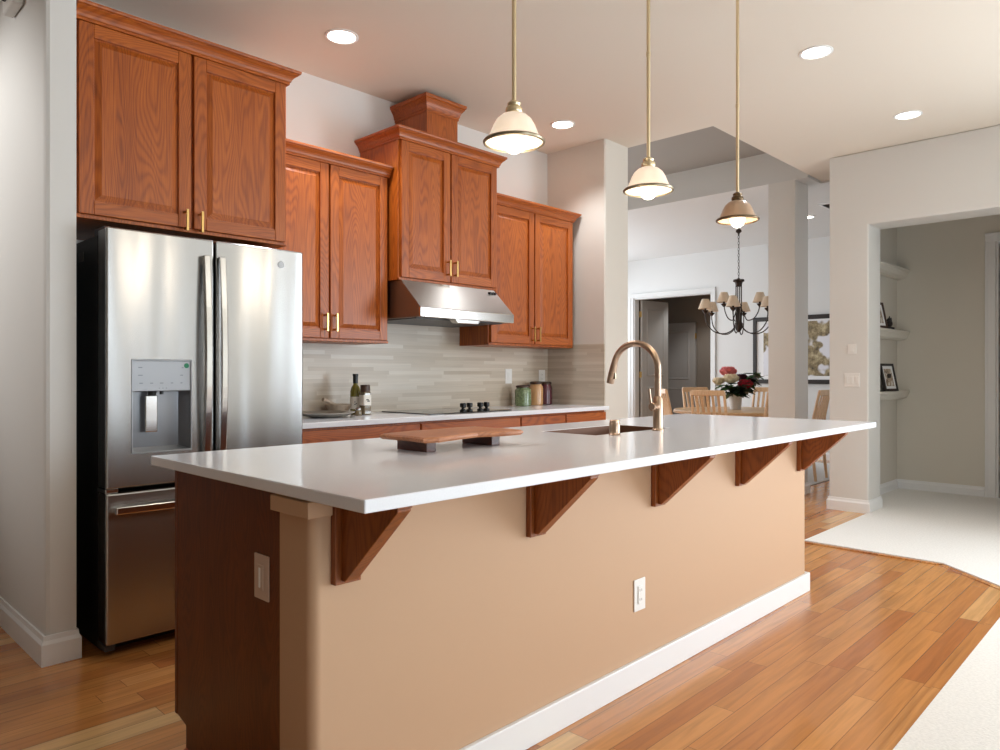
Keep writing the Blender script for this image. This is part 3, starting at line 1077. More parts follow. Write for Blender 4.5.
fx, fy = 2.93, 1.806
rt = thing('faucet', 'champagne bronze gooseneck faucet with side lever on the island', 'faucet', (fx, fy, CZ))
mb = MB()
mb.lathe([(0.027, CZ), (0.027, CZ + 0.006), (0.0235, CZ + 0.010), (0.0225, CZ + 0.15), (0.019, CZ + 0.156), (0.0175, CZ + 0.16)], (fx, fy, 0), 24)
mb.build('body', 'bronze_gold', rt, smooth=True)
zc_, rr = CZ + 0.285, 0.124
pth = [(fx, fy, CZ + 0.15), (fx, fy, CZ + 0.22)] + [(fx, fy + rr - rr * math.cos(a), zc_ + rr * math.sin(a)) for a in [math.radians(d) for d in range(0, 171, 10)]]
mb = MB()
mb.tube(pth, 0.0155, 16)
mb.build('spout', 'bronze_gold', rt, smooth=True)
e = Vector(pth[-1])
d = (Vector(pth[-1]) - Vector(pth[-2])).normalized()
mb = MB()
mb.tube([tuple(e - d * 0.005), tuple(e + d * 0.02), tuple(e + d * 0.07), tuple(e + d * 0.092)], [0.0165, 0.018, 0.0195, 0.0185], 16)
sh = mb.build('spray_head', 'bronze_gold', rt, smooth=True)
mb = MB()
c_ = e + d * 0.055 + Vector((0, -0.020, 0))
mb.box(c_.x - 0.007, c_.x + 0.007, c_.y - 0.004, c_.y + 0.006, c_.z - 0.016, c_.z + 0.016)
mb.build('spray_button', 'nickel_dark', sh, bevel=0.002)
mb = MB()
mb.lathe([(0.018, 0.0), (0.018, -0.040), (0.0195, -0.042), (0.0195, -0.052), (0.016, -0.056)], (fx, fy, CZ + 0.112), 18, axis=0)
hd = mb.build('handle_hub', 'bronze_gold', rt, smooth=True)
mb = MB()
mb.tube([(fx - 0.048, fy + 0.004, CZ + 0.10), (fx - 0.050, fy + 0.010, CZ + 0.15), (fx - 0.052, fy + 0.014, CZ + 0.195)], [0.007, 0.006, 0.005], 10)
mb.build('lever', 'bronze_gold', hd, smooth=True)
rt = thing('soap_dispenser', 'short champagne bronze soap pump left of the faucet', 'soap dispenser', (2.588, 1.81, CZ))
mb = MB()
mb.lathe([(0.024, CZ), (0.026, CZ + 0.005), (0.0235, CZ + 0.008), (0.0235, CZ + 0.050), (0.0225, CZ + 0.052)], (2.588, 1.81, 0), 22)
mb.build('collar', 'bronze_gold', rt, smooth=True)
mb = MB()
mb.lathe([(0.0215, CZ + 0.051), (0.0215, CZ + 0.062), (0.017, CZ + 0.066)], (2.588, 1.81, 0), 22)
mb.build('cap', 'bronze_gold', rt, smooth=True)

# corbels under the overhang
cl = ['oak corbel bracket at the near end of the island beside the tan wall cap', 'second oak corbel bracket from the near end of the island',
      'middle oak corbel bracket of the five, right of the front outlet', 'fourth oak corbel bracket from the near end of the island',
      'oak corbel bracket at the far end of the island near the right wall']
for x, lab in zip((0.988, 1.704, 2.431, 3.141, 3.848), cl):
    rt = thing('corbel_bracket', lab, 'bracket', (x + 0.038, IY0, 0.663), 'corbels under the island countertop')
    mb = MB()
    mb.box(x, x + 0.076, IY0 - 0.020, IY0, 0.663, CZ - 0.031)
    mb.build('back_plate', 'oak_corbel', rt, bevel=0.002)
    mb = MB()
    mb.box(x + 0.016, x + 0.060, IY0 - 0.243, IY0 - 0.020, CZ - 0.039, CZ - 0.0305)
    mb.build('top_plate', 'oak_corbel', rt, bevel=0.002)
    mb = MB()
    mb.prism([(IY0 - 0.020, 0.672), (IY0 - 0.034, 0.672), (IY0 - 0.240, CZ - 0.046), (IY0 - 0.240, CZ - 0.039), (IY0 - 0.020, CZ - 0.039)], x + 0.018, x + 0.058, 0)
    mb.build('gusset', 'oak_corbel', rt, bevel=0.002)


# ------------------------------------------------------------------ outlets and switches
def outlet(name, label, cat, c, normal, w, hgt, mat, kind='decora', gang=1):
    """wall plate at c (centre on the wall face), normal 'x-' or 'y-'"""
    rt = thing(name, label, cat, c)
    def bx(u0, u1, v0, v1, t0, t1):
        m_ = MB()
        if normal == 'y-':
            m_.box(c[0] + u0, c[0] + u1, c[1] - t1, c[1] - t0, c[2] + v0, c[2] + v1)
        else:
            m_.box(c[0] - t1, c[0] - t0, c[1] + u0, c[1] + u1, c[2] + v0, c[2] + v1)
        return m_
    bx(-w / 2, w / 2, -hgt / 2, hgt / 2, 0, 0.005).build('plate', mat, rt, bevel=0.002)
    for g in range(gang):
        u = (g - (gang - 1) / 2) * 0.038
        f = bx(u - 0.0155, u + 0.0155, -hgt * 0.28, hgt * 0.28, 0.005, 0.0085).build('insert', mat, rt, bevel=0.0015)
        if kind == 'outlet':
            for v in (-0.018, 0.018):
                for du in (-0.006, 0.006):
                    bx(u + du - 0.0012, u + du + 0.0012, v - 0.004, v + 0.005, 0.0085, 0.009).build('slot', 'slot', f)
        elif kind == 'decora':
            bx(u - 0.004, u + 0.004, -hgt * 0.22, hgt * 0.22, 0.0085, 0.011).build('rocker', 'plate_white', f, bevel=0.001)
    return rt


outlet('wall_outlet', 'almond outlet plate on the darkened oak island end panel', 'outlet', (IX0 + 0.002, 1.772, 0.645), 'x-', 0.075, 0.118, 'plate_almond', 'decora')
outlet('wall_outlet', 'white outlet low on the tan island wall', 'outlet', (2.347, IY0, 0.340), 'y-', 0.075, 0.120, 'plate_white', 'outlet')
outlet('wall_switch', 'white switch plate on the tiled backsplash left of the jars', 'switch', (4.235, 3.992, 1.155), 'y-', 0.075, 0.118, 'plate_white', 'decora')
outlet('wall_outlet', 'white outlet on the tiled backsplash behind the tall jars', 'outlet', (4.645, 3.992, 1.148), 'y-', 0.078, 0.118, 'plate_white', 'outlet')
outlet('wall_switch', 'white triple switch plate on the right wall below the control pad', 'switch', (6.52, 2.12, 1.122), 'x-', 0.125, 0.118, 'plate_white', 'decora', 3)
outlet('control_pad', 'small white control pad on the right wall above the switches', 'control pad', (6.52, 2.12, 1.385), 'x-', 0.07, 0.085, 'plate_white', 'plain')
outlet('wall_outlet', 'white outlet on the dining room wall under the large picture', 'outlet', (10.13, 3.66, 0.745), 'x-', 0.075, 0.118, 'plate_white', 'outlet')

rt = thing('alarm_strobe', 'white fire alarm strobe high on the left wall', 'alarm', (0.826, 3.76, 2.80))
mb = MB()
mb.prism([(3.66, 2.775), (3.84, 2.775), (3.84, 2.98), (3.66, 2.98)], 0.78, 0.826, 0)
mb.build('housing', 'plate_white', rt, bevel=0.012, seg=3)
mb = MB()
mb.box(0.767, 0.783, 3.735, 3.785, 2.815, 2.95)
mb.build('strobe_lens', 'blackglass', rt, bevel=0.006)

# ------------------------------------------------------------------ serving board
rt = thing('serving_board', 'live edge wooden serving board on two dark feet on the island', 'serving board', (1.76, 1.95, CZ))
mb = MB()
top = [(1.50, 2.055), (1.515, 1.90), (1.50, 1.80), (1.56, 1.785), (1.68, 1.815), (1.80, 1.835), (1.92, 1.80), (1.985, 1.795), (2.02, 1.80), (2.035, 1.90), (2.02, 2.02), (2.03, 2.085), (1.93, 2.10), (1.80, 2.085), (1.68, 2.095), (1.56, 2.075)]
cx_, cy_ = 1.765, 1.95
top = [(cx_ + (x - cx_) * 0.93, cy_ + (y - cy_) * 0.93) for x, y in top]
inner = [(cx_ + (x - cx_) * 0.965, cy_ + (y - cy_) * 0.955) for x, y in top]
zz = CZ + 0.038
mb.loft([[(x, y, zz) for x, y in inner], [(x, y, zz + 0.007) for x, y in top], [(x, y, zz + 0.013) for x, y in top], [(x, y, zz + 0.018) for x, y in inner]])
mb.build('board', 'boardwood', rt)
for (a, b) in ((1.582, 1.624), (1.895, 1.937)):
    mb = MB()
    mb.box(a, b, 1.870, 2.030, CZ, CZ + 0.038)
    mb.build('foot', 'darkwood', rt, bevel=0.002)

# ------------------------------------------------------------------ things on the back counter
def jar(name, label, x, y, r, hgt, mat, lid_mat, group, z=CT):
    rt = thing(name, label, 'jar', (x, y, z), group)
    mb = MB()
    prof = [(r * 0.9, z), (r, z + 0.006), (r, z + hgt * 0.72), (r * 0.93, z + hgt * 0.80), (r * 0.78, z + hgt * 0.86), (r * 0.78, z + hgt * 0.90)]
    mb.lathe(prof, (x, y, 0), 28)
    mb.build('jar_body', mat, rt, smooth=True)
    mb = MB()
    mb.lathe([(r * 0.86, z + hgt * 0.885), (r * 0.88, z + hgt * 0.90), (r * 0.88, z + hgt * 0.965), (r * 0.70, z + hgt), (0.0, z + hgt)], (x, y, 0), 28)
    mb.build('lid', lid_mat, rt, smooth=True)
    return rt


G = 'storage jars in the counter corner'
jar('storage_jar', 'squat green storage jar in the counter corner', 4.265, 3.86, 0.066, 0.165, 'green_glass', 'lid_brown', G)
jar('storage_jar', 'peach storage jar in the middle of the three on the counter', 4.468, 3.90, 0.058, 0.192, 'amber_glass', 'lid_brown', G)
jar('storage_jar', 'dark plum storage jar at the right of the three', 4.600, 3.91, 0.056, 0.190, 'plum_glass', 'lid_brown', G)

rt = thing('oil_bottle', 'tall olive oil bottle with a black cap beside the spice jar', 'bottle', (2.655, 3.83, CT))
x, y = 2.655, 3.83
mb = MB()
mb.lathe([(0.031, CT), (0.033, CT + 0.005), (0.033, CT + 0.145), (0.026, CT + 0.172), (0.014, CT + 0.188), (0.013, CT + 0.20)], (x, y, 0), 24)
mb.build('glass', 'oliveoil', rt, smooth=True)
mb = MB()
mb.lathe([(0.016, CT + 0.196), (0.016, CT + 0.24), (0.018, CT + 0.242), (0.018, CT + 0.256), (0.0, CT + 0.256)], (x, y, 0), 18)
mb.build('cap', 'cap_black', rt, smooth=True)
mb = MB()
mb.lathe([(0.0335, CT + 0.035), (0.0335, CT + 0.112)], (x, y, 0), 24, cap=False)
lb = mb.build('label', 'label', rt, smooth=True)
mb = MB()
for k, (a, zt, w_) in enumerate(((-2.25, 0.080, .010), (-2.0, 0.070, .012), (-2.2, 0.064, .016))):
    px, py = x + 0.0342 * math.cos(a), y + 0.0342 * math.sin(a)
    mb.box(px - w_ / 2, px + w_ / 2, py - 0.0006, py + 0.0006, CT + zt - 0.002, CT + zt + 0.002)
mb.build('label_print', 'ink', lb)

rt = thing('spice_jar', 'square spice jar with a white label in front of the oil bottle', 'jar', (2.665, 3.74, CT))
x, y = 2.665, 3.74
mb = MB()
mb.box(x - 0.028, x + 0.028, y - 0.028, y + 0.028, CT, CT + 0.145)
mb.build('glass', 'spice', rt, bevel=0.008, seg=3)
mb = MB()
mb.lathe([(0.030, CT + 0.145), (0.030, CT + 0.185), (0.026, CT + 0.188), (0, CT + 0.188)], (x, y, 0), 24)
mb.build('cap', 'lid_brown', rt, smooth=True)
mb = MB()
mb.box(x - 0.0288, x + 0.0288, y - 0.0288, y + 0.0288, CT + 0.055, CT + 0.130)
lb = mb.build('label', 'label', rt, bevel=0.008, seg=3)
mb = MB()
mb.box(x - 0.012, x + 0.006, y - 0.0296, y - 0.0286, CT + 0.092, CT + 0.099)
mb.box(x - 0.004, x + 0.014, y - 0.0296, y - 0.0286, CT + 0.083, CT + 0.090)
mb.build('label_print', 'ink', lb)

rt = thing('serving_dish', 'shallow grey pewter dish on the back counter by the refrigerator', 'dish', (2.37, 3.72, CT))
mb = MB()
mb.lathe([(0.08, CT), (0.135, CT + 0.012), (0.165, CT + 0.030), (0.170, CT + 0.031), (0.168, CT + 0.026), (0.137, CT + 0.008 + 0.006), (0.09, CT + 0.006), (0, CT + 0.005)], (2.37, 3.72, 0), 40)
mb.build('dish', 'pewter', rt, smooth=True)
rt = thing('mortar_bowl', 'beige stone bowl with a pestle behind the grey dish', 'bowl', (2.57, 3.89, CT))
x, y = 2.57, 3.89
mb = MB()
mb.lathe([(0.045, CT), (0.048, CT + 0.010), (0.075, CT + 0.045), (0.082, CT + 0.066), (0.076, CT + 0.066), (0.066, CT + 0.045), (0.035, CT + 0.018), (0, CT + 0.016)], (x, y, 0), 32)
mb.build('bowl', 'stone', rt, smooth=True)
rt = thing('pestle', 'beige stone pestle leaning in the stone bowl', 'pestle', (2.53, 3.89, CT + 0.03))
mb = MB()
mb.tube([(x + 0.02, y, CT + 0.034), (x - 0.04, y - 0.005, CT + 0.066), (x - 0.095, y - 0.01, CT + 0.090), (x - 0.12, y - 0.012, CT + 0.098)], [0.018, 0.012, 0.010, 0.013], 12)
mb.build('pestle_body', 'stone', rt, smooth=True)
rt = thing('pepper_shaker', 'tiny glass shaker with a metal cap left of the spice jar', 'shaker', (2.585, 3.70, CT))
mb = MB()
mb.lathe([(0.022, CT), (0.024, CT + 0.004), (0.020, CT + 0.03), (0.018, CT + 0.036)], (2.585, 3.70, 0), 20)
mb.build('glass', 'spice', rt, smooth=True)
mb = MB()
mb.lathe([(0.0195, CT + 0.034), (0.0195, CT + 0.044), (0.012, CT + 0.05), (0, CT + 0.05)], (2.585, 3.70, 0), 20)
mb.build('cap', 'chrome', rt, smooth=True)

# ------------------------------------------------------------------ lamps
pl = ['brass pendant lamp nearest the refrigerator, over the serving board', 'middle pendant lamp of the three over the island, above the faucet',
      'dark capped pendant lamp at the far end of the island']
for k, (px, pz, lab) in enumerate(zip((1.746, 2.555, 3.352), (1.940, 1.928, 1.928), pl)):
    py = 1.62
    q = 0.867                                   # shade scale
    dk = (k == 2)
    rt = thing('pendant_lamp', lab, 'pendant lamp', (px, py, ZC), 'pendant lamps over the island')
    mb = MB()
    mb.lathe([(0.0, ZC), (0.062, ZC), (0.062, ZC - 0.012), (0.02, ZC - 0.03), (0.008, ZC - 0.035)], (px, py, 0), 24)
    mb.build('canopy', 'rod_gold', rt, smooth=True)
    mb = MB()
    mb.lathe([(0.0075, pz + 0.13), (0.0075, pz + 0.55), (0.0093, pz + 0.552), (0.0093, pz + 0.568), (0.0075, pz + 0.57), (0.0075, ZC - 0.03)], (px, py, 0), 12)
    mb.build('rod', 'rod_gold', rt, smooth=True)
    mb = MB()
    mb.lathe([(r_ * q, pz + z_ * q) for r_, z_ in ((0.009, 0.158), (0.018, 0.155), (0.026, 0.147), (0.023, 0.138), (0.031, 0.131), (0.033, 0.120), (0.031, 0.110), (0.024, 0.104))], (px, py, 0), 24)
    mb.build('cap', 'bronze_dark' if dk else 'rod_gold', rt, smooth=True)
    prof = [(0.028, 0.110), (0.048, 0.102), (0.066, 0.086), (0.079, 0.063), (0.088, 0.039), (0.098, 0.017), (0.1125, 0.0)]
    inn = [(r_ - 0.003, z_ - 0.002) for r_, z_ in prof][::-1]
    mb = MB()
    rings = []
    n = 72
    for r_, z_ in [(a * q, b * q) for a, b in prof + inn]:
        rings.append([(px + r_ * (1 + 0.012 * (j % 2)) * math.cos(2 * PI * j / n), py + r_ * (1 + 0.012 * (j % 2)) * math.sin(2 * PI * j / n), pz + z_) for j in range(n)])
    mb.loft(rings, True, False)
    shd = mb.build('lamp_shade', 'shade_tan' if dk else 'shade_glass', rt, smooth=True)
    mb = MB()
    mb.lathe([(a * q, b * q) for a, b in ((0.111, -0.006), (0.117, -0.003), (0.1185, 0.003), (0.115, 0.008), (0.108, 0.006), (0.107, -0.001), (0.111, -0.006))], (px, py, pz), 48, cap=False)
    mb.build('rim', 'bronze_dark' if dk else 'nickel_dark', rt, smooth=True)
    mb = MB()
    mb.lathe([(a * q, b * q) for a, b in ((0.0, -0.042), (0.018, -0.038), (0.034, -0.024), (0.042, -0.004), (0.042, 0.012), (0.034, 0.034), (0.020, 0.056), (0.014, 0.075), (0.014, 0.096))], (px, py, pz), 28)
    mb.build('bulb', 'bulb', rt, smooth=True)
    d = bpy.data.lights.new('pendant_glow', 'POINT')
    d.energy = 3
    d.color = (1, 0.84, 0.64)
    d.shadow_soft_size = 0.045
    lo = bpy.data.objects.new('pendant_glow', d)
    COL.objects.link(lo)
    lo.location = (px, py, pz - 0.075)

rl = ['recessed ceiling light right of the tall refrigerator cabinet', 'recessed ceiling light just right of the nearest pendant lamp', 'recessed ceiling light right of the far pendant, nearer the camera',
      'recessed ceiling light closest to the wall with the niche opening']
for (x, y), lab, pw in zip(RECESSED, rl, (60, 42, 42, 7)):
    rt = thing('recessed_light', lab, 'ceiling light', (x, y, ZC), 'recessed kitchen lights')
    mb = MB()
    mb.lathe([(0.092, 0.0), (0.092, -0.004), (0.080, -0.007), (0.074, -0.002)], (x, y, ZC), 32, cap=False)
    mb.build('trim_ring', 'trim', rt, smooth=True)
    mb = MB()
    mb.lathe([(0.076, -0.0005), (0.076, -0.003), (0.0, -0.003)], (x, y, ZC), 32)
    mb.build('lens', 'lens', rt)
    spot('downlight', (x, y, ZC - 0.03), pw)
rt = thing('recessed_light', 'small recessed light in the dining room ceiling by the pillar', 'ceiling light', (8.70, 3.33, DZ))
mb = MB()
mb.lathe([(0.085, 0.0), (0.085, -0.004), (0.07, -0.006), (0.066, -0.002)], (8.70, 3.33, DZ), 24, cap=False)
mb.build('trim_ring', 'trim', rt, smooth=True)
mb = MB()
mb.lathe([(0.068, -0.0005), (0.068, -0.003), (0, -0.003)], (8.70, 3.33, DZ), 24)
mb.build('lens', 'lens', rt)
rt = thing('ceiling_vent', 'dark grey air vent in the dining room ceiling', 'vent', (8.30, 2.86, DZ))
mb = MB()
mb.holed(8.12, 8.46, 2.72, 2.99, (8.14, 8.44, 2.74, 2.97), DZ - 0.012, DZ, 2)
mb.build('frame', 'trim', rt)
mb = MB()
mb.box(8.14, 8.44, 2.74, 2.97, DZ - 0.004, DZ - 0.001)
mb.build('backing', 'vent', rt)
for k in range(9):
    mb = MB()
    xx = 8.155 + k * 0.034
    mb.prism([(xx, DZ - 0.010), (xx + 0.018, DZ - 0.004), (xx + 0.019, DZ - 0.005), (xx + 0.001, DZ - 0.011)], 2.74, 2.97, 1)
    mb.build('slat', 'vent', rt)

# ------------------------------------------------------------------ dining room
TX, TY = 8.10, 3.90
mb = MB()
mb.box(7.30, 9.70, 2.92, 5.15, 0.0, 0.012)
tag(mb.build('area_rug', 'rug', None, bevel=0.004), 'white area rug under the round dining table', 'rug')

rt = thing('dining_table', 'round pale wood dining table beyond the pillar', 'table', (TX, TY, 0.012))
mb = MB()
mb.lathe([(0.73, 0.708), (0.75, 0.714), (0.75, 0.738), (0.735, 0.75), (0, 0.75)], (TX, TY, 0), 64)
mb.build('tabletop', 'tablewood', rt, smooth=True)
mb = MB()
mb.lathe([(0.16, 0.705), (0.07, 0.64), (0.06, 0.45), (0.085, 0.30), (0.10, 0.22), (0.07, 0.14), (0.06, 0.12)], (TX, TY, 0), 24)
mb.build('pedestal', 'lightwood', rt, smooth=True)
for k in range(4):
    a = PI / 4 + k * PI / 2
    mb = MB()
    mb.tube([(TX + 0.04 * math.cos(a), TY + 0.04 * math.sin(a), 0.18), (TX + 0.22 * math.cos(a), TY + 0.22 * math.sin(a), 0.13), (TX + 0.42 * math.cos(a), TY + 0.42 * math.sin(a), 0.035)], [0.04, 0.035, 0.022], 10)
    mb.build('foot', 'lightwood', rt, smooth=True)


def make_chair(label):
    """slat-back chair facing +y, standing at the origin"""
    rt = thing('dining_chair', label, 'chair', (0, 0, 0), 'chairs around the dining table')
    w = 0.20
    mb = MB()
    mb.prism([(-0.21, -0.18), (0.21, -0.18), (0.235, 0.22), (-0.235, 0.22)], 0.43, 0.455, 2)
    mb.build('seat', 'lightwood', rt, bevel=0.008)
    for s in (-1, 1):
        mb = MB()
        mb.tube([(s * 0.19, -0.23, 0.0), (s * 0.19, -0.185, 0.43), (s * 0.185, -0.21, 0.70), (s * 0.18, -0.265, 0.965)], [0.015, 0.019, 0.017, 0.015], 8)
        mb.build('leg', 'lightwood', rt, smooth=True)
        mb = MB()
        mb.tube([(s * 0.205, 0.19, 0.0), (s * 0.205, 0.185, 0.43)], [0.014, 0.019], 8)
        mb.build('leg', 'lightwood', rt, smooth=True)
        mb = MB()
        mb.box(s * 0.2 - 0.009, s * 0.2 + 0.009, -0.17, 0.18, 0.375, 0.43)
        mb.build('apron', 'lightwood', rt)
    mb = MB()
    mb.box(-0.19, 0.19, 0.175, 0.193, 0.375, 0.43)
    mb.build('apron', 'lightwood', rt)
    mb = MB()
    rings = []
    for i in range(9):
        t = -1 + i / 4
        x = t * 0.185
        y = -0.265 + 0.0 - 0.02 * (1 - t * t)
        rings.append([(x, y - 0.012, 0.925), (x, y + 0.012, 0.925), (x, y + 0.010, 0.985), (x, y - 0.014, 0.985)])
    mb.loft(rings)
    mb.build('top_rail', 'lightwood', rt, bevel=0.006)
    mb = MB()
    mb.box(-0.18, 0.18, -0.210, -0.190, 0.52, 0.56)
    mb.build('lower_rail', 'lightwood', rt, bevel=0.004)
    for k in range(5):
        x = -0.12 + 0.06 * k
        b_ = 0.02 * (1 - (x / 0.185) ** 2)
        mb = MB()
        mb.loft([[(x - 0.014, y - 0.005, z), (x + 0.014, y - 0.005, z), (x + 0.014, y + 0.005, z), (x - 0.014, y + 0.005, z)] for y, z in ((-0.200, 0.55), (-0.222, 0.74), (-0.265 - b_, 0.94))])
        mb.build('slat', 'lightwood', rt)
    return rt


FV, RV = (0.7198, 0.6942), (0.6942, -0.7198)         # along and across the line from kitchen to table
spots = [((-0.88, 0.0), 'pale slat-back chair at the left of the round table, beside the faucet'),
         ((-0.28, 0.84), 'pale slat-back chair behind the round table near the dark doorway'),
         ((-0.58, -0.76), 'pale slat-back chair nearest the camera at the round table'),
         ((0.62, 0.74), 'pale slat-back chair against the wall under the large picture'),
         ((0.14, -1.0), 'pale slat-back chair partly hidden behind the white pillar'),
         ((0.72, -0.62), 'pale slat-back chair seen in the gap right of the pillar')]
spots = [((r_ * RV[0] + f_ * FV[0], r_ * RV[1] + f_ * FV[1]), lab) for (r_, f_), lab in spots]
ch0 = None
for (ox, oy), lab in spots:
    ang = math.atan2(-oy, -ox) - PI / 2
    rad = math.hypot(ox, oy)
    # seat centre lies a little nearer the table than the backrest
    bx_, by_ = ox / rad * (rad - 0.25), oy / rad * (rad - 0.25)
    if ch0 is None:
        ch0 = make_chair(lab)
        ch0.location = (TX + bx_, TY + by_, 0.012)
        ch0.rotation_euler = (0, 0, ang)
    else:
        dup(ch0, (TX + bx_, TY + by_, 0.012), ang, lab)

# vase and flowers
VX, VY, VZ = 8.10, 3.94, 0.75
rt = thing('flower_vase', 'pale ceramic vase on the round dining table', 'vase', (VX, VY, VZ))
mb = MB()
mb.lathe([(0.060, VZ), (0.064, VZ + 0.004), (0.076, VZ + 0.16), (0.080, VZ + 0.185), (0.076, VZ + 0.185), (0.070, VZ + 0.155), (0.055, VZ + 0.02), (0, VZ + 0.018)], (VX, VY, 0), 28)
mb.build('vase_body', 'ceramic', rt, smooth=True)
Fv = Vector((0.72, 0.694, 0))
Rv = Vector((0.694, -0.72, 0))


def bloom(label, r_off, f_off, z, rad, mat, group='flowers in the dining table vase'):
    c = Vector((VX, VY, VZ + z)) + Rv * r_off + Fv * f_off
    rt = thing('flower', label, 'flower', tuple(c), group)
    mb = MB()
    for ring, (cnt, tilt, sc) in enumerate(((7, 1.0, 1.0), (7, 0.62, 1.0), (6, 0.32, 0.92), (5, 0.12, 0.75))):
        for k in range(cnt):
            a = 2 * PI * k / cnt + ring * 0.5
            rows = []
            for i in range(5):
                s = i / 4
                row = []
                for j in range(5):
                    t = (j - 2) / 2
                    wid = rad * 0.66 * sc * math.sin(PI * (0.18 + 0.74 * s))
                    out = rad * sc * (math.sin(tilt) * s + 0.12 * math.sin(PI * s))
                    up = rad * sc * (math.cos(tilt) * s * 0.9 + 0.25 * s) + rad * 0.1 * t * t
                    x_, y_ = out, t * wid
                    row.append((c.x + x_ * math.cos(a) - y_ * math.sin(a), c.y + x_ * math.sin(a) + y_ * math.cos(a), c.z - rad * 0.25 + up))
                rows.append(row)
            mb.loft(rows, False, False)
    mb.build('petals', mat, rt, smooth=True)
    mb = MB()
    mb.tube([(c.x, c.y, c.z - rad * 0.2), ((c.x + VX) / 2, (c.y + VY) / 2, (c.z + VZ + 0.1) / 2), (VX + (c.x - VX) * 0.15, VY + (c.y - VY) * 0.15, VZ + 0.06)], 0.005, 6)
    mb.build('stem', 'leaf', rt)


bloom('large pink flower at the top of the bouquet', -0.08, 0.02, 0.41, 0.118, 'petal_pink')
bloom('cream flower below the pink one in the bouquet', -0.08, -0.08, 0.33, 0.11, 'petal_cream')
bloom('small cream flower at the left edge of the bouquet', -0.20, 0.0, 0.31, 0.085, 'petal_cream')
bloom('red flower at the right front of the bouquet', 0.09, -0.08, 0.27, 0.105, 'petal_red')
bloom('dark plum flower at the upper right of the bouquet', 0.10, 0.08, 0.35, 0.085, 'petal_plum')


def spray(label, ro, fo, zt, n, mat, size):
    tip = Vector((VX, VY, VZ + zt)) + Rv * ro + Fv * fo
    b = Vector((VX, VY, VZ + 0.06))
    rt = thing('leafy_stem', label, 'stem', tuple(b), 'greenery in the dining table vase')
    mb = MB()
    mb.tube([tuple(b), tuple((b + tip) / 2 + Vector((0, 0, 0.03))), tuple(tip)], 0.004, 6)
    mb.build('stem', 'leaf', rt)
    mb = MB()
    for k in range(n):
        s = 0.38 + 0.62 * k / (n - 1)
        p = b.lerp(tip, s) + Vector((0, 0, 0.03 * math.sin(PI * s)))
        a = k * 2.4
        d = Vector((math.cos(a), math.sin(a), 0.35 * math.sin(k * 1.7))).normalized()
        sd = d.cross(Vector((0, 0, 1))).normalized()
        rows = []
        for i in range(5):
            t = i / 4
            wv = size * 0.30 * math.sin(PI * (0.08 + 0.88 * t))
            q = p + d * size * t + Vector((0, 0, -size * 0.25 * t * t))
            rows.append([tuple(q - sd * wv), tuple(q + Vector((0, 0, -wv * 0.3))), tuple(q + sd * wv)])
        mb.loft(rows, False, False)
    mb.build('leaves', mat, rt, smooth=True)


spray('green leafy stem hanging at the left front of the bouquet', -0.16, -0.16, 0.30, 24, 'leaf', 0.15)
spray('green leafy stem reaching up at the right of the bouquet', 0.22, -0.04, 0.44, 22, 'leaf', 0.14)
spray('dark leafy stem at the right side of the bouquet', 0.16, -0.10, 0.38, 24, 'leaf_dark', 0.15)
spray('dark leafy stem over the rim of the vase', 0.0, -0.20, 0.28, 24, 'leaf_dark', 0.14)

# chandelier
HX, HY = 8.10, 3.90
rt = thing('chandelier', 'dark iron chandelier with nine linen shades over the dining table', 'chandelier', (HX, HY, DZ), None)
mb = MB()
mb.lathe([(0.0, DZ), (0.07, DZ), (0.07, DZ - 0.015), (0.05, DZ - 0.05), (0.012, DZ - 0.075), (0.010, DZ - 0.15), (0.03, DZ - 0.16), (0.034, DZ - 0.185), (0.012, DZ - 0.20), (0.006, DZ - 0.23), (0.0, DZ - 0.235)], (HX, HY, 0), 20)
mb.build('canopy', 'iron', rt, smooth=True)
mb = MB()
zz = DZ - 0.225
k = 0
while zz > 2.30:
    pts = []
    for j in range(13):
        a = 2 * PI * j / 12
        u, v = 0.010 * math.cos(a), 0.022 * math.sin(a)
        pts.append((HX + (u if k % 2 else 0), HY + (0 if k % 2 else u), zz - 0.02 + v))
    mb.tube(pts, 0.0028, 5)
    zz -= 0.036
    k += 1
mb.build('chain', 'iron', rt)
mb = MB()
mb.lathe([(0.012, 2.30), (0.02, 2.29), (0.062, 2.283), (0.066, 2.262), (0.045, 2.25), (0.038, 2.22), (0.03, 2.20)], (HX, HY, 0), 20)
mb.build('crown_ring', 'iron', rt, smooth=True)
for k in range(4):
    a = PI / 4 + k * PI / 2
    mb = MB()
    mb.tube([(HX + 0.032 * math.cos(a), HY + 0.032 * math.sin(a), 2.22), (HX + 0.032 * math.cos(a), HY + 0.032 * math.sin(a), 1.74)], 0.007, 8)
    mb.build('column', 'iron', rt)
mb = MB()
mb.lathe([(0.0, 1.66), (0.02, 1.67), (0.042, 1.71), (0.05, 1.76), (0.03, 1.80), (0.02, 1.94), (0.036, 1.96), (0.04, 1.98), (0.02, 2.0)], (HX, HY, 0), 20)
mb.build('hub', 'iron', rt, smooth=True)
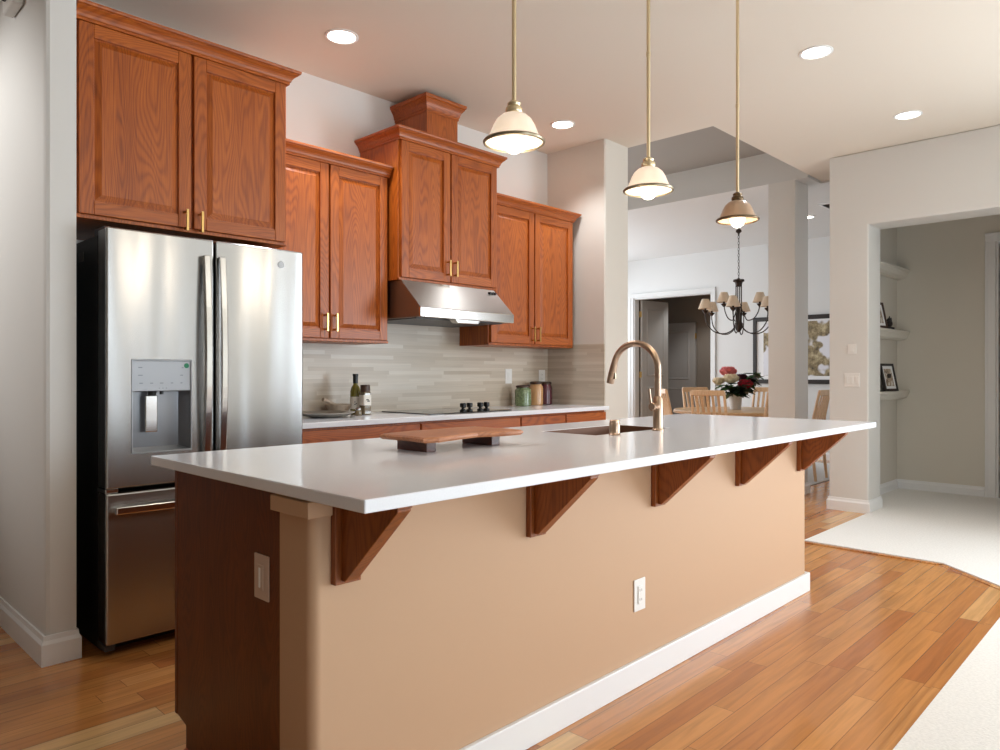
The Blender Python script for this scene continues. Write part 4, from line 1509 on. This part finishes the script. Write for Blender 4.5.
for k in range(9):
    low = k < 6
    a = (k * PI / 3 + 0.30) if low else ((k - 6) * 2 * PI / 3 + 0.75)
    R1 = 0.40 if low else 0.24
    zc0 = 1.93 if low else 2.00
    zb = 1.645 if low else 1.80
    ca, sa = math.cos(a), math.sin(a)
    ctrl = [(0.03, zb + 0.14), (0.07, zb + 0.05), (R1 * 0.42, zb), (R1 * 0.72, zb + 0.02), (R1 * 0.93, zb + 0.10), (R1, zb + 0.19), (R1, zc0 - 0.02)]
    pts = []
    for i in range(len(ctrl) - 1):
        p0 = ctrl[max(i - 1, 0)]; p1 = ctrl[i]; p2 = ctrl[i + 1]; p3 = ctrl[min(i + 2, len(ctrl) - 1)]
        for s in (0, 0.25, 0.5, 0.75):
            q = [0.5 * ((2 * p1[m]) + (-p0[m] + p2[m]) * s + (2 * p0[m] - 5 * p1[m] + 4 * p2[m] - p3[m]) * s * s + (-p0[m] + 3 * p1[m] - 3 * p2[m] + p3[m]) * s ** 3) for m in (0, 1)]
            pts.append((HX + q[0] * ca, HY + q[0] * sa, q[1]))
    pts.append((HX + R1 * ca, HY + R1 * sa, zc0 - 0.02))
    mb = MB()
    mb.tube(pts, 0.0065, 8)
    arm = mb.build('arm', 'iron', rt, smooth=True)
    px, py = HX + R1 * ca, HY + R1 * sa
    mb = MB()
    mb.lathe([(0.010, -0.05), (0.03, -0.025), (0.038, -0.012), (0.012, -0.008), (0.012, 0.05)], (px, py, zc0), 14)
    mb.build('candle_cup', 'iron', arm, smooth=True)
    mb = MB()
    pr = [(0.082, 0.0), (0.040, 0.115)]
    mb.lathe(pr + [(0.038, 0.115), (0.080, 0.0)], (px, py, zc0 + 0.005), 24, cap=False)
    mb.build('lamp_shade', 'linen', arm, smooth=True)

# big picture on the far wall
rt = thing('picture_frame', 'large black framed landscape picture on the dining room wall', 'picture', (10.13, 3.98, 1.03))
PY0, PY1, PZ0, PZ1 = 3.27, 4.645, 1.03, 1.98
mb = MB()
mb.holed(PY0, PY1, PZ0, PZ1, (PY0 + 0.05, PY1 - 0.05, PZ0 + 0.06, PZ1 - 0.06), 10.095, 10.13, 0)
mb.build('frame', 'frame_black', rt, bevel=0.004)
mb = MB()
mb.box(10.118, 10.129, PY0 + 0.045, PY1 - 0.045, PZ0 + 0.055, PZ1 - 0.055)
mb.build('mat', 'mat_white', rt)
mb = MB()
mb.box(10.1165, 10.1185, PY0 + 0.15, PY1 - 0.15, PZ0 + 0.11, PZ1 - 0.085)
mb.build('print', 'landscape', rt)

# ------------------------------------------------------------------ niche shelves
sl = ['white moulded shelf high in the niche, empty', 'white moulded shelf in the middle of the niche, holding a photo and figurine', 'white moulded shelf lowest in the niche, holding one photo']
for z, lab in zip((2.215, 1.597, 1.005), sl):
    mb = MB()
    mb.prism([(2.204, z), (2.084, z), (2.084, z - 0.018), (2.094, z - 0.024), (2.098, z - 0.045), (2.112, z - 0.068), (2.136, z - 0.080), (2.152, z - 0.083), (2.152, z - 0.090), (2.204, z - 0.090)], 6.86, 8.099, 0)
    tag(mb.build('wall_shelf', 'wall_olive', None), lab, 'shelf', 'niche shelves')


def photo_frame(label, x, y, z, w, hgt, rz, mat):
    """leaning tabletop frame, face towards local -y"""
    rt = thing('photo_frame', label, 'picture', (0, 0, 0), 'photo frames in the niche')
    lean = math.radians(12)
    def lp(m_):
        bmesh.ops.rotate(m_.bm, verts=m_.bm.verts, cent=(0, 0, 0), matrix=Matrix.Rotation(-lean, 3, 'X'))
        return m_
    mb = MB()
    mb.holed(-w / 2, w / 2, 0.002, hgt, (-w / 2 + 0.022, w / 2 - 0.022, 0.024, hgt - 0.022), -0.008, 0.020, 1)
    lp(mb).build('frame', mat, rt, bevel=0.002)
    mb = MB()
    mb.box(-w / 2 + 0.02, w / 2 - 0.02, 0.0, 0.006, 0.022, hgt - 0.02)
    m1 = lp(mb).build('mat', 'mat_white', rt)
    mb = MB()
    mb.box(-w / 2 + 0.045, w / 2 - 0.045, -0.001, 0.001, 0.05, hgt - 0.05)
    lp(mb).build('print', 'snapshot', m1)
    mb = MB()
    mb.prism([(0.02, hgt * 0.62), (0.028, hgt * 0.62), (0.052, 0.0), (0.044, 0.0)], -0.025, 0.025, 0)
    mb.build('easel_leg', mat, rt)
    rt.location = (x, y, z)
    rt.rotation_euler = (0, 0, rz)
    return rt


photo_frame('brown photo frame leaning on the middle niche shelf', 7.30, 2.118, 1.598, 0.20, 0.25, math.radians(-16), 'frame_brown')
photo_frame('dark photo frame leaning on the lowest niche shelf', 7.62, 2.118, 1.006, 0.21, 0.27, math.radians(-16), 'frame_black')
rt = thing('figurine', 'small dark figurine beside the photo on the middle niche shelf', 'figurine', (7.55, 2.12, 1.597))
x, y, z = 7.55, 2.12, 1.597
mb = MB()
mb.lathe([(0.045, 0.0), (0.045, 0.018), (0.030, 0.024)], (x, y, z), 18)
mb.build('base', 'frame_black', rt, smooth=True)
mb = MB()
mb.sphere((x + 0.005, y, z + 0.055), 0.034, 14, 10, (1.2, 0.8, 1))
mb.sphere((x - 0.022, y - 0.005, z + 0.088), 0.022, 12, 8)
mb.tube([(x - 0.022, y - 0.005, z + 0.10), (x - 0.012, y - 0.006, z + 0.125)], [0.010, 0.004], 8)
mb.tube([(x + 0.035, y, z + 0.06), (x + 0.06, y, z + 0.085), (x + 0.055, y, z + 0.115)], [0.012, 0.008, 0.004], 8)
mb.build('animal_body', 'frame_black', rt, smooth=True)
